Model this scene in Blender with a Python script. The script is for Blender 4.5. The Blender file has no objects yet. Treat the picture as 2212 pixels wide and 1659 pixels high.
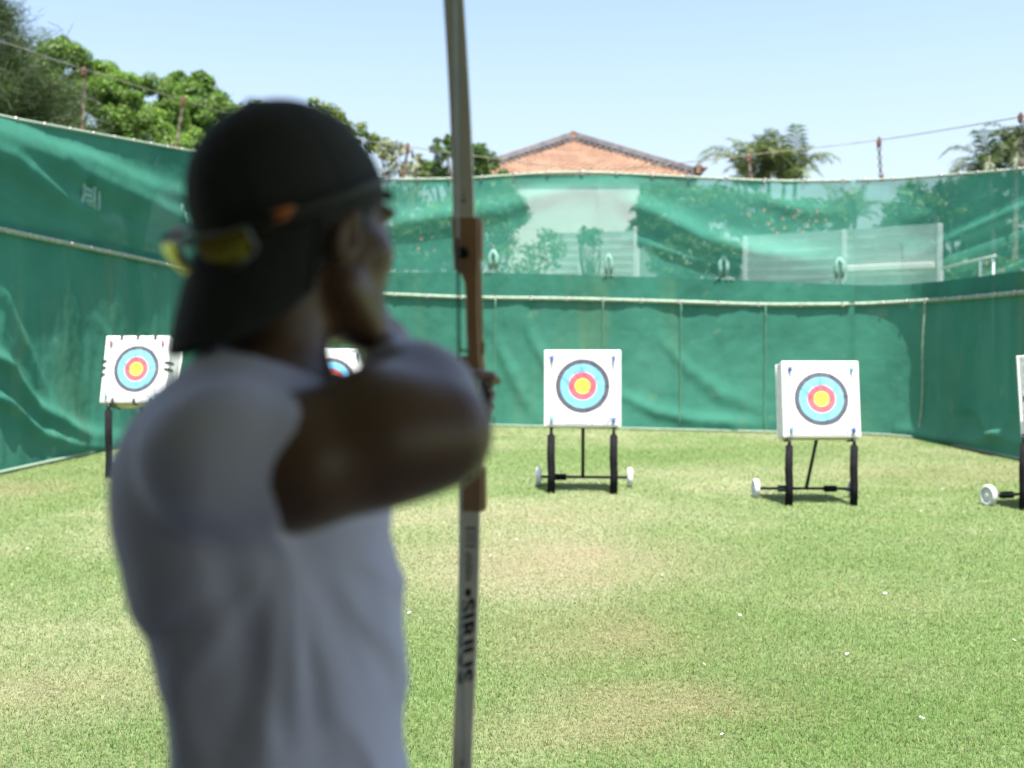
import bpy, math, random
import numpy as np
from mathutils import Vector, Matrix

random.seed(7)
RNG = np.random.default_rng(11)
SC = bpy.context.scene
COL = SC.collection
R = math.radians

# ------------------------------------------------------------------ camera model
CAMZ = 1.5
FPX, CX, CY = 2270.0, 1106.0, 829.5        # photo measured on a 2212 x 1659 grid
PITCH = R(1.86)
CP, SP = math.cos(PITCH), math.sin(PITCH)

def P(px, py, d):
    """world point seen at (px, py), d metres along the optical axis"""
    t = (CY - py) / FPX
    return Vector(((px - CX) / FPX * d, d * (CP + t * SP), CAMZ + d * (-SP + t * CP)))

def GP(px, py, z=0.0):
    t = (CY - py) / FPX
    d = (z - CAMZ) / (-SP + t * CP)
    return P(px, py, d)

def proj(x, y, z):
    d = y * CP - (z - CAMZ) * SP
    u = y * SP + (z - CAMZ) * CP
    return CX + FPX * x / d, CY - FPX * u / d

def zat(y, py):
    t = (CY - py) / FPX
    return CAMZ + y * (-SP + t * CP) / (CP + t * SP)

# ------------------------------------------------------------------ materials
def new_mat(name):
    m = bpy.data.materials.new(name)
    m.use_nodes = True
    nt = m.node_tree
    nt.nodes.clear()
    out = nt.nodes.new('ShaderNodeOutputMaterial')
    return m, nt, out

def N(nt, t, **kw):
    n = nt.nodes.new(t)
    for k, v in kw.items():
        setattr(n, k, v)
    return n

def rgba(c):
    return (c[0], c[1], c[2], 1.0)

def pmat(name, col, rough=0.6, metal=0.0, var=0.15, scale=8.0, bump=0.0, bscale=60.0, spec=0.5, col2=None, detail=4.0):
    """principled material with noise variation of its colour and a noise bump"""
    m, nt, out = new_mat(name)
    b = N(nt, 'ShaderNodeBsdfPrincipled')
    b.inputs['Roughness'].default_value = rough
    b.inputs['Metallic'].default_value = metal
    b.inputs['Specular IOR Level'].default_value = spec
    tc = N(nt, 'ShaderNodeTexCoord')
    nz = N(nt, 'ShaderNodeTexNoise')
    nz.inputs['Scale'].default_value = scale
    nz.inputs['Detail'].default_value = detail
    nt.links.new(tc.outputs['Object'], nz.inputs['Vector'])
    rp = N(nt, 'ShaderNodeValToRGB')
    rp.color_ramp.elements[0].position = 0.3
    rp.color_ramp.elements[1].position = 0.7
    lo = [max(0, c * (1 - var)) for c in col]
    hi = [min(1, c * (1 + var)) for c in (col2 or col)]
    rp.color_ramp.elements[0].color = rgba(lo)
    rp.color_ramp.elements[1].color = rgba(hi)
    nt.links.new(nz.outputs['Fac'], rp.inputs['Fac'])
    nt.links.new(rp.outputs['Color'], b.inputs['Base Color'])
    if bump > 0:
        n2 = N(nt, 'ShaderNodeTexNoise')
        n2.inputs['Scale'].default_value = bscale
        n2.inputs['Detail'].default_value = 5
        nt.links.new(tc.outputs['Object'], n2.inputs['Vector'])
        bp = N(nt, 'ShaderNodeBump')
        bp.inputs['Strength'].default_value = bump
        bp.inputs['Distance'].default_value = 0.01
        nt.links.new(n2.outputs['Fac'], bp.inputs['Height'])
        nt.links.new(bp.outputs['Normal'], b.inputs['Normal'])
    nt.links.new(b.outputs['BSDF'], out.inputs['Surface'])
    return m

def attr_leaf_mat(name, trans=0.35, rough=0.55, spec=0.3, tint=(1.0, 1.15, 0.5)):
    m, nt, out = new_mat(name)
    a = N(nt, 'ShaderNodeAttribute', attribute_name='col')
    b = N(nt, 'ShaderNodeBsdfPrincipled')
    b.inputs['Roughness'].default_value = rough
    b.inputs['Specular IOR Level'].default_value = spec
    t = N(nt, 'ShaderNodeBsdfTranslucent')
    mx = N(nt, 'ShaderNodeMixShader')
    mx.inputs[0].default_value = trans
    mul = N(nt, 'ShaderNodeMix', data_type='RGBA', blend_type='MULTIPLY')
    mul.inputs[0].default_value = 1.0
    mul.inputs[7].default_value = rgba(tint)
    nt.links.new(a.outputs['Color'], mul.inputs[6])
    nt.links.new(a.outputs['Color'], b.inputs['Base Color'])
    nt.links.new(mul.outputs[2], t.inputs['Color'])
    nt.links.new(b.outputs[0], mx.inputs[1])
    nt.links.new(t.outputs[0], mx.inputs[2])
    nt.links.new(mx.outputs[0], out.inputs['Surface'])
    return m

def net_mat(name, alpha, col, trans=0.35, stain=0.0):
    """woven shade netting: part of the light goes straight through the mesh"""
    m, nt, out = new_mat(name)
    tc = N(nt, 'ShaderNodeTexCoord')
    nz = N(nt, 'ShaderNodeTexNoise')
    nz.inputs['Scale'].default_value = 0.7
    nz.inputs['Detail'].default_value = 5
    nt.links.new(tc.outputs['Object'], nz.inputs['Vector'])
    rp = N(nt, 'ShaderNodeValToRGB')
    rp.color_ramp.elements[0].position = 0.32
    rp.color_ramp.elements[1].position = 0.68
    rp.color_ramp.elements[0].color = rgba([c * 0.86 for c in col])
    rp.color_ramp.elements[1].color = rgba([c * 1.14 for c in col])
    nt.links.new(nz.outputs['Fac'], rp.inputs['Fac'])
    colout = rp.outputs['Color']
    if stain > 0:                                   # faded, dusty streaks running down the cloth
        mp = N(nt, 'ShaderNodeMapping')
        mp.inputs['Scale'].default_value = (1.0, 1.0, 0.14)
        n2 = N(nt, 'ShaderNodeTexNoise')
        n2.inputs['Scale'].default_value = 0.9
        n2.inputs['Detail'].default_value = 6
        n2.inputs['Roughness'].default_value = 0.65
        nt.links.new(tc.outputs['Object'], mp.inputs['Vector'])
        nt.links.new(mp.outputs['Vector'], n2.inputs['Vector'])
        r2 = N(nt, 'ShaderNodeValToRGB')
        r2.color_ramp.elements[0].position = 0.56
        r2.color_ramp.elements[1].position = 0.74
        r2.color_ramp.elements[0].color = (0, 0, 0, 1)
        r2.color_ramp.elements[1].color = (stain, stain, stain, 1)
        nt.links.new(n2.outputs['Fac'], r2.inputs['Fac'])
        mc = N(nt, 'ShaderNodeMix', data_type='RGBA')
        mc.inputs[7].default_value = (0.15, 0.21, 0.10, 1)
        nt.links.new(r2.outputs['Color'], mc.inputs[0])
        nt.links.new(colout, mc.inputs[6])
        # small pale scuffs
        n3 = N(nt, 'ShaderNodeTexNoise')
        n3.inputs['Scale'].default_value = 2.6
        n3.inputs['Detail'].default_value = 3
        nt.links.new(tc.outputs['Object'], n3.inputs['Vector'])
        r3 = N(nt, 'ShaderNodeValToRGB')
        r3.color_ramp.elements[0].position = 0.66
        r3.color_ramp.elements[1].position = 0.76
        r3.color_ramp.elements[0].color = (0, 0, 0, 1)
        r3.color_ramp.elements[1].color = (stain * 0.8,) * 3 + (1,)
        nt.links.new(n3.outputs['Fac'], r3.inputs['Fac'])
        mc2 = N(nt, 'ShaderNodeMix', data_type='RGBA')
        mc2.inputs[7].default_value = (0.20, 0.29, 0.18, 1)
        nt.links.new(r3.outputs['Color'], mc2.inputs[0])
        nt.links.new(mc.outputs[2], mc2.inputs[6])
        colout = mc2.outputs[2]
    d = N(nt, 'ShaderNodeBsdfDiffuse')
    t = N(nt, 'ShaderNodeBsdfTranslucent')
    nt.links.new(colout, d.inputs['Color'])
    nt.links.new(colout, t.inputs['Color'])
    mx = N(nt, 'ShaderNodeMixShader')
    mx.inputs[0].default_value = trans
    nt.links.new(d.outputs[0], mx.inputs[1])
    nt.links.new(t.outputs[0], mx.inputs[2])
    # fine crumple
    n4 = N(nt, 'ShaderNodeTexNoise')
    n4.inputs['Scale'].default_value = 2.2
    n4.inputs['Detail'].default_value = 6
    nt.links.new(tc.outputs['Object'], n4.inputs['Vector'])
    bp = N(nt, 'ShaderNodeBump')
    bp.inputs['Strength'].default_value = 0.5
    bp.inputs['Distance'].default_value = 0.06
    nt.links.new(n4.outputs['Fac'], bp.inputs['Height'])
    nt.links.new(bp.outputs['Normal'], d.inputs['Normal'])
    tr = N(nt, 'ShaderNodeBsdfTransparent')
    m2 = N(nt, 'ShaderNodeMixShader')
    m2.inputs[0].default_value = alpha
    nt.links.new(tr.outputs[0], m2.inputs[1])
    nt.links.new(mx.outputs[0], m2.inputs[2])
    nt.links.new(m2.outputs[0], out.inputs['Surface'])
    return m

# ------------------------------------------------------------------ mesh helpers
def frame_from(axis):
    a = Vector(axis).normalized()
    h = Vector((0, 0, 1)) if abs(a.z) < 0.9 else Vector((1, 0, 0))
    u = a.cross(h).normalized()
    v = a.cross(u).normalized()
    return u, v, a

class MB:
    def __init__(self):
        self.v, self.f, self.m = [], [], []
    def add(self, vs, fs, mi=0):
        o = len(self.v)
        self.v += [tuple(x) for x in vs]
        self.f += [tuple(i + o for i in f) for f in fs]
        self.m += [mi] * len(fs)
    def box(self, c, s, M=None, mi=0, bev=0.0):
        sx, sy, sz = [x / 2 for x in s]
        c = Vector(c)
        if bev <= 0:
            vs = [Vector((x, y, z)) for x in (-sx, sx) for y in (-sy, sy) for z in (-sz, sz)]
            fs = [(0, 1, 3, 2), (4, 6, 7, 5), (0, 4, 5, 1), (2, 3, 7, 6), (0, 2, 6, 4), (1, 5, 7, 3)]
        else:
            b = bev
            vs, fs = [], []
            idx = {}
            for ix in (-1, 1):
                for iy in (-1, 1):
                    for iz in (-1, 1):
                        for k in range(3):
                            q = [ix * sx, iy * sy, iz * sz]
                            for j in range(3):
                                if j != k:
                                    q[j] -= (ix, iy, iz)[j] * b
                            idx[(ix, iy, iz, k)] = len(vs)
                            vs.append(Vector(q))
            for s in (-1, 1):
                for k in range(3):
                    o = [(-1, -1), (1, -1), (1, 1), (-1, 1)]
                    f = []
                    for (p, q) in o:
                        t = [0, 0, 0]
                        t[k] = s
                        t[(k + 1) % 3] = p
                        t[(k + 2) % 3] = q
                        f.append(idx[(t[0], t[1], t[2], k)])
                    fs.append(tuple(f if s > 0 else f[::-1]))
            for k in range(3):
                a, d = (k + 1) % 3, (k + 2) % 3
                for sa in (-1, 1):
                    for sd in (-1, 1):
                        def key(sk, kk):
                            t = [0, 0, 0]
                            t[k], t[a], t[d] = sk, sa, sd
                            return idx[(t[0], t[1], t[2], kk)]
                        fs.append((key(-1, a), key(1, a), key(1, d), key(-1, d)))
            for ix in (-1, 1):
                for iy in (-1, 1):
                    for iz in (-1, 1):
                        fs.append(tuple(idx[(ix, iy, iz, k)] for k in range(3)))
        if M is not None:
            vs = [M @ x for x in vs]
        self.add([x + c for x in vs], fs, mi)
    def cyl(self, a, b, ra, rb=None, n=12, mi=0, caps=True):
        rb = ra if rb is None else rb
        a, b = Vector(a), Vector(b)
        u, v, w = frame_from(b - a)
        vs = []
        for p, r in ((a, ra), (b, rb)):
            for i in range(n):
                t = 2 * math.pi * i / n
                vs.append(p + u * (r * math.cos(t)) + v * (r * math.sin(t)))
        fs = [(i, (i + 1) % n, n + (i + 1) % n, n + i) for i in range(n)]
        if caps:
            fs += [tuple(range(n))[::-1], tuple(range(n, 2 * n))]
        self.add(vs, fs, mi)
    def tube(self, pts, rad, n=8, mi=0, caps=True):
        pts = [Vector(p) for p in pts]
        if not hasattr(rad, '__len__'):
            rad = [rad] * len(pts)
        vs, fs = [], []
        u = None
        for i, p in enumerate(pts):
            tg = (pts[min(i + 1, len(pts) - 1)] - pts[max(i - 1, 0)]).normalized()
            if u is None:
                u, v, _ = frame_from(tg)
            else:
                u = (u - tg * u.dot(tg)).normalized()
                v = tg.cross(u).normalized()
            for j in range(n):
                t = 2 * math.pi * j / n
                vs.append(p + (u * math.cos(t) + v * math.sin(t)) * rad[i])
        for i in range(len(pts) - 1):
            for j in range(n):
                fs.append((i * n + j, i * n + (j + 1) % n, (i + 1) * n + (j + 1) % n, (i + 1) * n + j))
        if caps:
            fs += [tuple(range(n))[::-1], tuple(range((len(pts) - 1) * n, len(pts) * n))]
        self.add(vs, fs, mi)
    def ring(self, c, axis, r, t, n=20, k=8, mi=0):
        u, v, w = frame_from(axis)
        c = Vector(c)
        vs, fs = [], []
        for i in range(n):
            a = 2 * math.pi * i / n
            e = u * math.cos(a) + v * math.sin(a)
            for j in range(k):
                b = 2 * math.pi * j / k
                vs.append(c + e * (r + t * math.cos(b)) + w * (t * math.sin(b)))
        for i in range(n):
            for j in range(k):
                fs.append((i * k + j, ((i + 1) % n) * k + j, ((i + 1) % n) * k + (j + 1) % k, i * k + (j + 1) % k))
        self.add(vs, fs, mi)
    def lathe(self, c, axis, prof, n=24, mi=0):
        """prof: list of (radius, height along axis)"""
        u, v, w = frame_from(axis)
        c = Vector(c)
        vs, fs = [], []
        for r, h in prof:
            for i in range(n):
                a = 2 * math.pi * i / n
                vs.append(c + (u * math.cos(a) + v * math.sin(a)) * r + w * h)
        for k in range(len(prof) - 1):
            for i in range(n):
                fs.append((k * n + i, k * n + (i + 1) % n, (k + 1) * n + (i + 1) % n, (k + 1) * n + i))
        self.add(vs, fs, mi)
    def blob(self, c, rad, M=None, nu=16, nv=10, mi=0):
        vs, fs = [], []
        c = Vector(c)
        for i in range(nv + 1):
            th = math.pi * i / nv
            for j in range(nu):
                ph = 2 * math.pi * j / nu
                q = Vector((rad[0] * math.sin(th) * math.cos(ph), rad[1] * math.sin(th) * math.sin(ph), rad[2] * math.cos(th)))
                vs.append(c + (M @ q if M is not None else q))
        for i in range(nv):
            for j in range(nu):
                fs.append((i * nu + j, (i + 1) * nu + j, (i + 1) * nu + (j + 1) % nu, i * nu + (j + 1) % nu))
        self.add(vs, fs, mi)
    def build(self, name, mats, parent=None, smooth=False, origin=(0, 0, 0)):
        o = Vector(origin)
        me = bpy.data.meshes.new(name)
        me.from_pydata([tuple(Vector(x) - o) for x in self.v], [], self.f)
        if not isinstance(mats, (list, tuple)):
            mats = [mats]
        for m in mats:
            me.materials.append(m)
        if len(mats) > 1:
            me.polygons.foreach_set('material_index', self.m)
        if smooth:
            me.polygons.foreach_set('use_smooth', [True] * len(me.polygons))
        me.update()
        return link(name, me, parent, origin if parent is None else (0, 0, 0))

def link(name, me, parent=None, loc=(0, 0, 0)):
    ob = bpy.data.objects.new(name, me)
    COL.objects.link(ob)
    ob.location = loc
    if parent is not None:
        ob.parent = parent
    return ob

def np_mesh(name, V, F, mats, parent=None, smooth=False, col=None, loc=(0, 0, 0)):
    """V (n,3); F list of arrays (m,k)"""
    me = bpy.data.meshes.new(name)
    V = np.ascontiguousarray(V, dtype=np.float32)
    me.vertices.add(len(V))
    me.vertices.foreach_set('co', V.ravel())
    Fs = F if isinstance(F, list) else [F]
    tot = np.concatenate([np.full(len(f), f.shape[1], dtype=np.int32) for f in Fs])
    idx = np.concatenate([f.ravel() for f in Fs]).astype(np.int32)
    st = np.concatenate([[0], np.cumsum(tot)[:-1]]).astype(np.int32)
    me.loops.add(len(idx))
    me.loops.foreach_set('vertex_index', idx)
    me.polygons.add(len(tot))
    me.polygons.foreach_set('loop_start', st)
    me.polygons.foreach_set('loop_total', tot)
    if smooth:
        me.polygons.foreach_set('use_smooth', np.ones(len(tot), dtype=bool))
    if col is not None:
        a = me.color_attributes.new('col', 'FLOAT_COLOR', 'POINT')
        c4 = np.ones((len(V), 4), dtype=np.float32)
        c4[:, :3] = col
        a.data.foreach_set('color', c4.ravel())
    for m in (mats if isinstance(mats, (list, tuple)) else [mats]):
        me.materials.append(m)
    me.update(calc_edges=True)
    me.validate()
    return link(name, me, parent, loc)

def tag(o, label=None, cat=None, group=None, kind=None):
    if label: o['label'] = label
    if cat: o['category'] = cat
    if group: o['group'] = group
    if kind: o['kind'] = kind
    return o

def empty(name, loc, rz=0.0):
    o = bpy.data.objects.new(name, None)
    COL.objects.link(o)
    o.location = loc
    o.rotation_euler = (0, 0, rz)
    o.empty_display_size = 0.2
    return o

def copy_tree(o, parent=None):
    c = o.copy()
    COL.objects.link(c)
    if parent is not None:
        c.parent = parent
    for ch in list(o.children):
        copy_tree(ch, c)
    return c

# smooth value noise for patches
_tabs = {}
def vnoise(x, y, seed=0):
    if seed not in _tabs:
        _tabs[seed] = np.random.default_rng(seed + 100).random((256, 256))
    T = _tabs[seed]
    xi, yi = np.floor(x).astype(int), np.floor(y).astype(int)
    fx, fy = x - xi, y - yi
    fx, fy = fx * fx * (3 - 2 * fx), fy * fy * (3 - 2 * fy)
    a = T[xi % 256, yi % 256]; b = T[(xi + 1) % 256, yi % 256]
    c = T[xi % 256, (yi + 1) % 256]; d = T[(xi + 1) % 256, (yi + 1) % 256]
    return (a * (1 - fx) + b * fx) * (1 - fy) + (c * (1 - fx) + d * fx) * fy

def fbm(x, y, seed=0, oct=4):
    s, a, t = 0, 0.5, 0
    for k in range(oct):
        s = s + a * vnoise(x * 2 ** k + 17.3 * k, y * 2 ** k + 5.1 * k, seed + k)
        t += a
        a *= 0.5
    return s / t

# ------------------------------------------------------------------ SDF modelling (one continuous surface)
class Field:
    def __init__(self, lo, hi, h):
        self.lo = np.array(lo, dtype=np.float64)
        self.h = h
        n = np.ceil((np.array(hi) - self.lo) / h).astype(int) + 1
        self.n = n
        self.f = np.full(n, 1.0, dtype=np.float32)
    def _sl(self, lo, hi):
        i0 = np.clip(np.floor((np.array(lo) - self.lo) / self.h).astype(int), 0, self.n)
        i1 = np.clip(np.ceil((np.array(hi) - self.lo) / self.h).astype(int) + 1, 0, self.n)
        return tuple(slice(a, b) for a, b in zip(i0, i1))
    def _grid(self, sl):
        ax = [self.lo[k] + self.h * np.arange(sl[k].start, sl[k].stop) for k in range(3)]
        return (ax[0][:, None, None].astype(np.float32), ax[1][None, :, None].astype(np.float32), ax[2][None, None, :].astype(np.float32))
    def _put(self, sl, d, k, op):
        a = self.f[sl]
        if op == 'add':
            if k > 0:
                h = np.maximum(k - np.abs(a - d), 0) / k
                self.f[sl] = np.minimum(a, d) - h * h * k * 0.25
            else:
                self.f[sl] = np.minimum(a, d)
        elif op == 'sub':
            d = -d
            if k > 0:
                h = np.maximum(k - np.abs(a - d), 0) / k
                self.f[sl] = np.maximum(a, d) + h * h * k * 0.25
            else:
                self.f[sl] = np.maximum(a, d)
    def cap(self, a, b, ra, rb=None, k=0.02, op='add'):
        rb = ra if rb is None else rb
        a, b = np.array(a, dtype=np.float64), np.array(b, dtype=np.float64)
        m = max(ra, rb) + k + 4 * self.h + 0.02
        sl = self._sl(np.minimum(a, b) - m, np.maximum(a, b) + m)
        if any(s.stop <= s.start for s in sl): return
        X, Y, Z = self._grid(sl)
        ab = b - a
        L = float(ab @ ab) + 1e-12
        t = ((X - a[0]) * ab[0] + (Y - a[1]) * ab[1] + (Z - a[2]) * ab[2]) / L
        t = np.clip(t, 0, 1)
        d = np.sqrt((X - a[0] - t * ab[0]) ** 2 + (Y - a[1] - t * ab[1]) ** 2 + (Z - a[2] - t * ab[2]) ** 2) - (ra + (rb - ra) * t)
        self._put(sl, d, k, op)
    def ell(self, c, rad, axes=None, k=0.02, op='add'):
        """axes: 3 unit vectors for the radii"""
        c = np.array(c, dtype=np.float64)
        rad = np.array(rad, dtype=np.float64)
        m = rad.max() + k + 4 * self.h + 0.02
        sl = self._sl(c - m, c + m)
        if any(s.stop <= s.start for s in sl): return
        X, Y, Z = self._grid(sl)
        A = axes or ((1, 0, 0), (0, 1, 0), (0, 0, 1))
        q = [((X - c[0]) * A[i][0] + (Y - c[1]) * A[i][1] + (Z - c[2]) * A[i][2]) for i in range(3)]
        k0 = np.sqrt(sum((q[i] / rad[i]) ** 2 for i in range(3)))
        k1 = np.sqrt(sum((q[i] / rad[i] ** 2) ** 2 for i in range(3))) + 1e-9
        d = k0 * (k0 - 1.0) / k1
        self._put(sl, d.astype(np.float32), k, op)
    def merge(self, other, k=0.02):
        a, d = self.f, other.f
        h = np.maximum(k - np.abs(a - d), 0) / k
        self.f = (np.minimum(a, d) - h * h * k * 0.25).astype(np.float32)
    def loft(self, rows, ax_a, ax_b, k=0.02, inset=0.0):
        """rows: (centre, half-depth along ax_a, half-width along ax_b) from top to bottom; smooth stacked ellipses"""
        zs = np.array([r[0][2] for r in rows])[::-1]
        X, Y, Z = self._grid(tuple(slice(0, n) for n in self.n))
        z = Z.ravel()
        def it(v):
            return np.interp(z, zs, np.array(v)[::-1])
        sm = lambda v: np.convolve(np.pad(it(v), 5, mode='edge'), np.ones(11) / 11, mode='valid')[None, None, :]
        cx, cy = sm([r[0][0] for r in rows]), sm([r[0][1] for r in rows])
        a = np.maximum(sm([r[1] for r in rows]) - inset, .01); b = np.maximum(sm([r[2] for r in rows]) - inset, .01)
        p = (X - cx) * ax_a[0] + (Y - cy) * ax_a[1]
        q = (X - cx) * ax_b[0] + (Y - cy) * ax_b[1]
        k0 = np.sqrt((p / a) ** 2 + (q / b) ** 2)
        k1 = np.sqrt((p / a ** 2) ** 2 + (q / b ** 2) ** 2) + 1e-6
        d = k0 * (k0 - 1) / k1
        d = np.maximum(d, np.maximum(Z - (zs[-1] + .01) + inset, (zs[0] - .01) - Z))
        self._put(tuple(slice(0, n) for n in self.n), d.astype(np.float32), k, 'add')
    def halfspace(self, p, n, lo=None, hi=None, k=0.0):
        """remove what lies on the +n side of the plane, inside the box lo..hi"""
        lo = self.lo if lo is None else lo
        hi = self.lo + self.h * self.n if hi is None else hi
        sl = self._sl(lo, hi)
        X, Y, Z = self._grid(sl)
        n = Vector(n).normalized()
        d = (X - p[0]) * n[0] + (Y - p[1]) * n[1] + (Z - p[2]) * n[2]
        self._put(sl, -d, k, 'sub')
    def displace(self, fn):
        sl = tuple(slice(0, k) for k in self.n)
        X, Y, Z = self._grid(sl)
        near = np.abs(self.f) < 0.06
        ii = np.nonzero(near)
        x = X.ravel()[ii[0]]; y = Y.ravel()[ii[1]]; z = Z.ravel()[ii[2]]
        self.f[ii] += fn(x, y, z).astype(np.float32)
    def mesh(self):
        f, h, lo = self.f, self.h, self.lo
        s = f < 0
        nx, ny, nz = f.shape
        c = np.zeros((nx - 1, ny - 1, nz - 1), dtype=np.int8)
        for dx in (0, 1):
            for dy in (0, 1):
                for dz in (0, 1):
                    c += s[dx:nx - 1 + dx, dy:ny - 1 + dy, dz:nz - 1 + dz]
        act = (c > 0) & (c < 8)
        I = np.argwhere(act)
        vid = np.full(act.shape, -1, dtype=np.int64)
        vid[act] = np.arange(len(I))
        acc = np.zeros((len(I), 3)); cnt = np.zeros(len(I))
        for ax in range(3):
            o1, o2 = [(1, 2), (0, 2), (0, 1)][ax]
            for a in (0, 1):
                for b in (0, 1):
                    q = np.zeros(3, dtype=int); q[o1] = a; q[o2] = b
                    p0 = I + q
                    q2 = q.copy(); q2[ax] += 1
                    p1 = I + q2
                    v0 = f[p0[:, 0], p0[:, 1], p0[:, 2]]; v1 = f[p1[:, 0], p1[:, 1], p1[:, 2]]
                    cr = (v0 < 0) != (v1 < 0)
                    t = np.where(cr, v0 / np.where(cr, v0 - v1, 1), 0)
                    pt = p0.astype(np.float64); pt[:, ax] += t
                    acc[cr] += pt[cr]; cnt[cr] += 1
        V = lo + h * acc / cnt[:, None]
        Q = []
        for ax in range(3):
            sl0 = [slice(1, -1)] * 3; sl1 = [slice(1, -1)] * 3
            sl0[ax] = slice(0, -1); sl1[ax] = slice(1, None)
            cr = s[tuple(sl0)] != s[tuple(sl1)]
            E = np.argwhere(cr)
            off = np.ones(3, dtype=int); off[ax] = 0
            E = E + off
            ins = s[E[:, 0], E[:, 1], E[:, 2]]
            u, v = [(1, 2), (2, 0), (0, 1)][ax]
            du = np.zeros(3, dtype=int); du[u] = 1
            dv = np.zeros(3, dtype=int); dv[v] = 1
            g = lambda e: vid[e[:, 0], e[:, 1], e[:, 2]]
            q = np.stack([g(E - du - dv), g(E - dv), g(E), g(E - du)], axis=1)
            q[~ins] = q[~ins][:, ::-1]
            Q.append(q)
        Q = np.concatenate(Q)
        Q = Q[(Q >= 0).all(axis=1)]
        return V, Q

# ================================================================== camera, light, sky
cam = bpy.data.cameras.new('camera')
cam.sensor_width = 43.8
cam.lens = 43.8 * FPX / 2212.0
cam.clip_start = 0.02
cam.clip_end = 3000
cam.dof.use_dof = True
cam.dof.focus_distance = 4.0
cam.dof.aperture_fstop = 2.6
cam.dof.aperture_blades = 9
camo = bpy.data.objects.new('camera', cam)
COL.objects.link(camo)
camo.location = (0, 0, CAMZ)
camo.rotation_euler = (R(90) - PITCH, 0, 0)
SC.camera = camo

SUN_EL, SUN_AZ = R(71), R(170)          # azimuth clockwise from +Y: behind the camera, a little to the left
SUN_STR, SKY_STR, EXPO = 4.0, 0.090, 1.83
sdir = Vector((math.sin(SUN_AZ) * math.cos(SUN_EL), math.cos(SUN_AZ) * math.cos(SUN_EL), math.sin(SUN_EL)))
sl = bpy.data.lights.new('sun', 'SUN')
sl.energy = SUN_STR
sl.angle = R(0.5)
sl.color = (1.0, 0.95, 0.88)
so = bpy.data.objects.new('sun', sl)
COL.objects.link(so)
so.location = (0, 0, 40)
so.rotation_euler = sdir.to_track_quat('Z', 'Y').to_euler()

w = bpy.data.worlds.new('World')
SC.world = w
w.use_nodes = True
nt = w.node_tree
nt.nodes.clear()
wo = N(nt, 'ShaderNodeOutputWorld')
bg = N(nt, 'ShaderNodeBackground')
bg.inputs['Strength'].default_value = SKY_STR
sky = N(nt, 'ShaderNodeTexSky')
sky.sky_type = 'NISHITA'
sky.sun_disc = False
sky.sun_elevation = SUN_EL
sky.sun_rotation = SUN_AZ
sky.altitude = 20
sky.air_density = 1.0
sky.dust_density = 2.5
sky.ozone_density = 1.2
# pale summer haze low over the horizon
tcw = N(nt, 'ShaderNodeTexCoord'); spw = N(nt, 'ShaderNodeSeparateXYZ')
nt.links.new(tcw.outputs['Generated'], spw.inputs[0])
mr = N(nt, 'ShaderNodeMapRange'); mr.interpolation_type = 'SMOOTHSTEP'
mr.inputs['From Min'].default_value = -0.02; mr.inputs['From Max'].default_value = 0.42
mr.inputs['To Min'].default_value = 0.78; mr.inputs['To Max'].default_value = 0.0
nt.links.new(spw.outputs['Z'], mr.inputs['Value'])
mxw = N(nt, 'ShaderNodeMix', data_type='RGBA'); mxw.inputs[7].default_value = (2.55, 2.82, 3.0, 1)
nt.links.new(mr.outputs['Result'], mxw.inputs[0]); nt.links.new(sky.outputs[0], mxw.inputs[6])
nt.links.new(mxw.outputs[2], bg.inputs['Color'])
nt.links.new(bg.outputs[0], wo.inputs['Surface'])
SC.view_settings.view_transform = 'Standard'
SC.view_settings.look = 'None'
SC.view_settings.exposure = EXPO
SC.view_settings.gamma = 1.0
SC.cycles.transparent_max_bounces = 24
SC.cycles.max_bounces = 8
SC.cycles.diffuse_bounces = 4
SC.cycles.use_denoising = True

# ================================================================== ground and grass
def grass_mix(x, y):
    """0..1 dryness of the lawn (patches of straw) and a green tone value"""
    dry = fbm(x * 0.55, y * 0.42, 3, 4)
    dry = np.clip((dry - 0.43) * 4.2, 0, 1)
    fine = fbm(x * 2.3, y * 2.3, 9, 3)
    dry = np.clip(dry * 0.62 + np.clip((fine - 0.42) * 2.6, 0, 1) * 0.34, 0, 1)
    brown = np.zeros_like(x)
    for bx, by, rx, ry, s in ((0.35, 7.4, 1.1, 1.1, 0.8), (0.72, 4.45, 0.5, 0.30, 1.0), (0.45, 5.5, 0.7, 0.6, 0.75), (0.35, 4.1, 0.5, 0.25, .7), (-2.0, 4.6, .6, .3, .5), (-5.6, 11.2, 0.8, 0.8, 0.8),
                              (0.0, 9.4, 1.2, 0.7, 0.5), (2.1, 6.2, 0.6, 0.5, 0.25), (5.5, 12.5, 1.8, 1.0, 0.5), (1.5, 5.0, 0.5, 0.3, 0.2)):
        brown = np.maximum(brown, s * np.exp(-((x - bx) / rx) ** 2 - ((y - by) / ry) ** 2))
    brown = np.clip(brown * (0.45 + 1.2 * fbm(x * 3.1, y * 3.1, 21, 3)), 0, 1)
    lush = np.zeros_like(x)
    for bx, by, rx, ry, s in ((1.3, 4.3, 0.9, 0.7, 0.8), (1.1, 5.6, 0.7, 0.8, 0.5), (-1.3, 4.0, 0.9, 0.6, 0.6), (3.0, 15.0, 3.0, 1.2, 0.6), (2.4, 7.5, 1.0, 0.7, 0.4)):
        lush = np.maximum(lush, s * np.exp(-((x - bx) / rx) ** 2 - ((y - by) / ry) ** 2))
    dry = np.clip(dry * (1 - 0.8 * lush) + 0.12 * (y > 6), 0, 1)
    return dry, brown, lush

G_LUSH = np.array([0.098, 0.190, 0.048])
G_MID = np.array([0.168, 0.252, 0.098])
G_DRY = np.array([0.285, 0.322, 0.195])
G_BRN = np.array([0.250, 0.185, 0.130])

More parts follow.
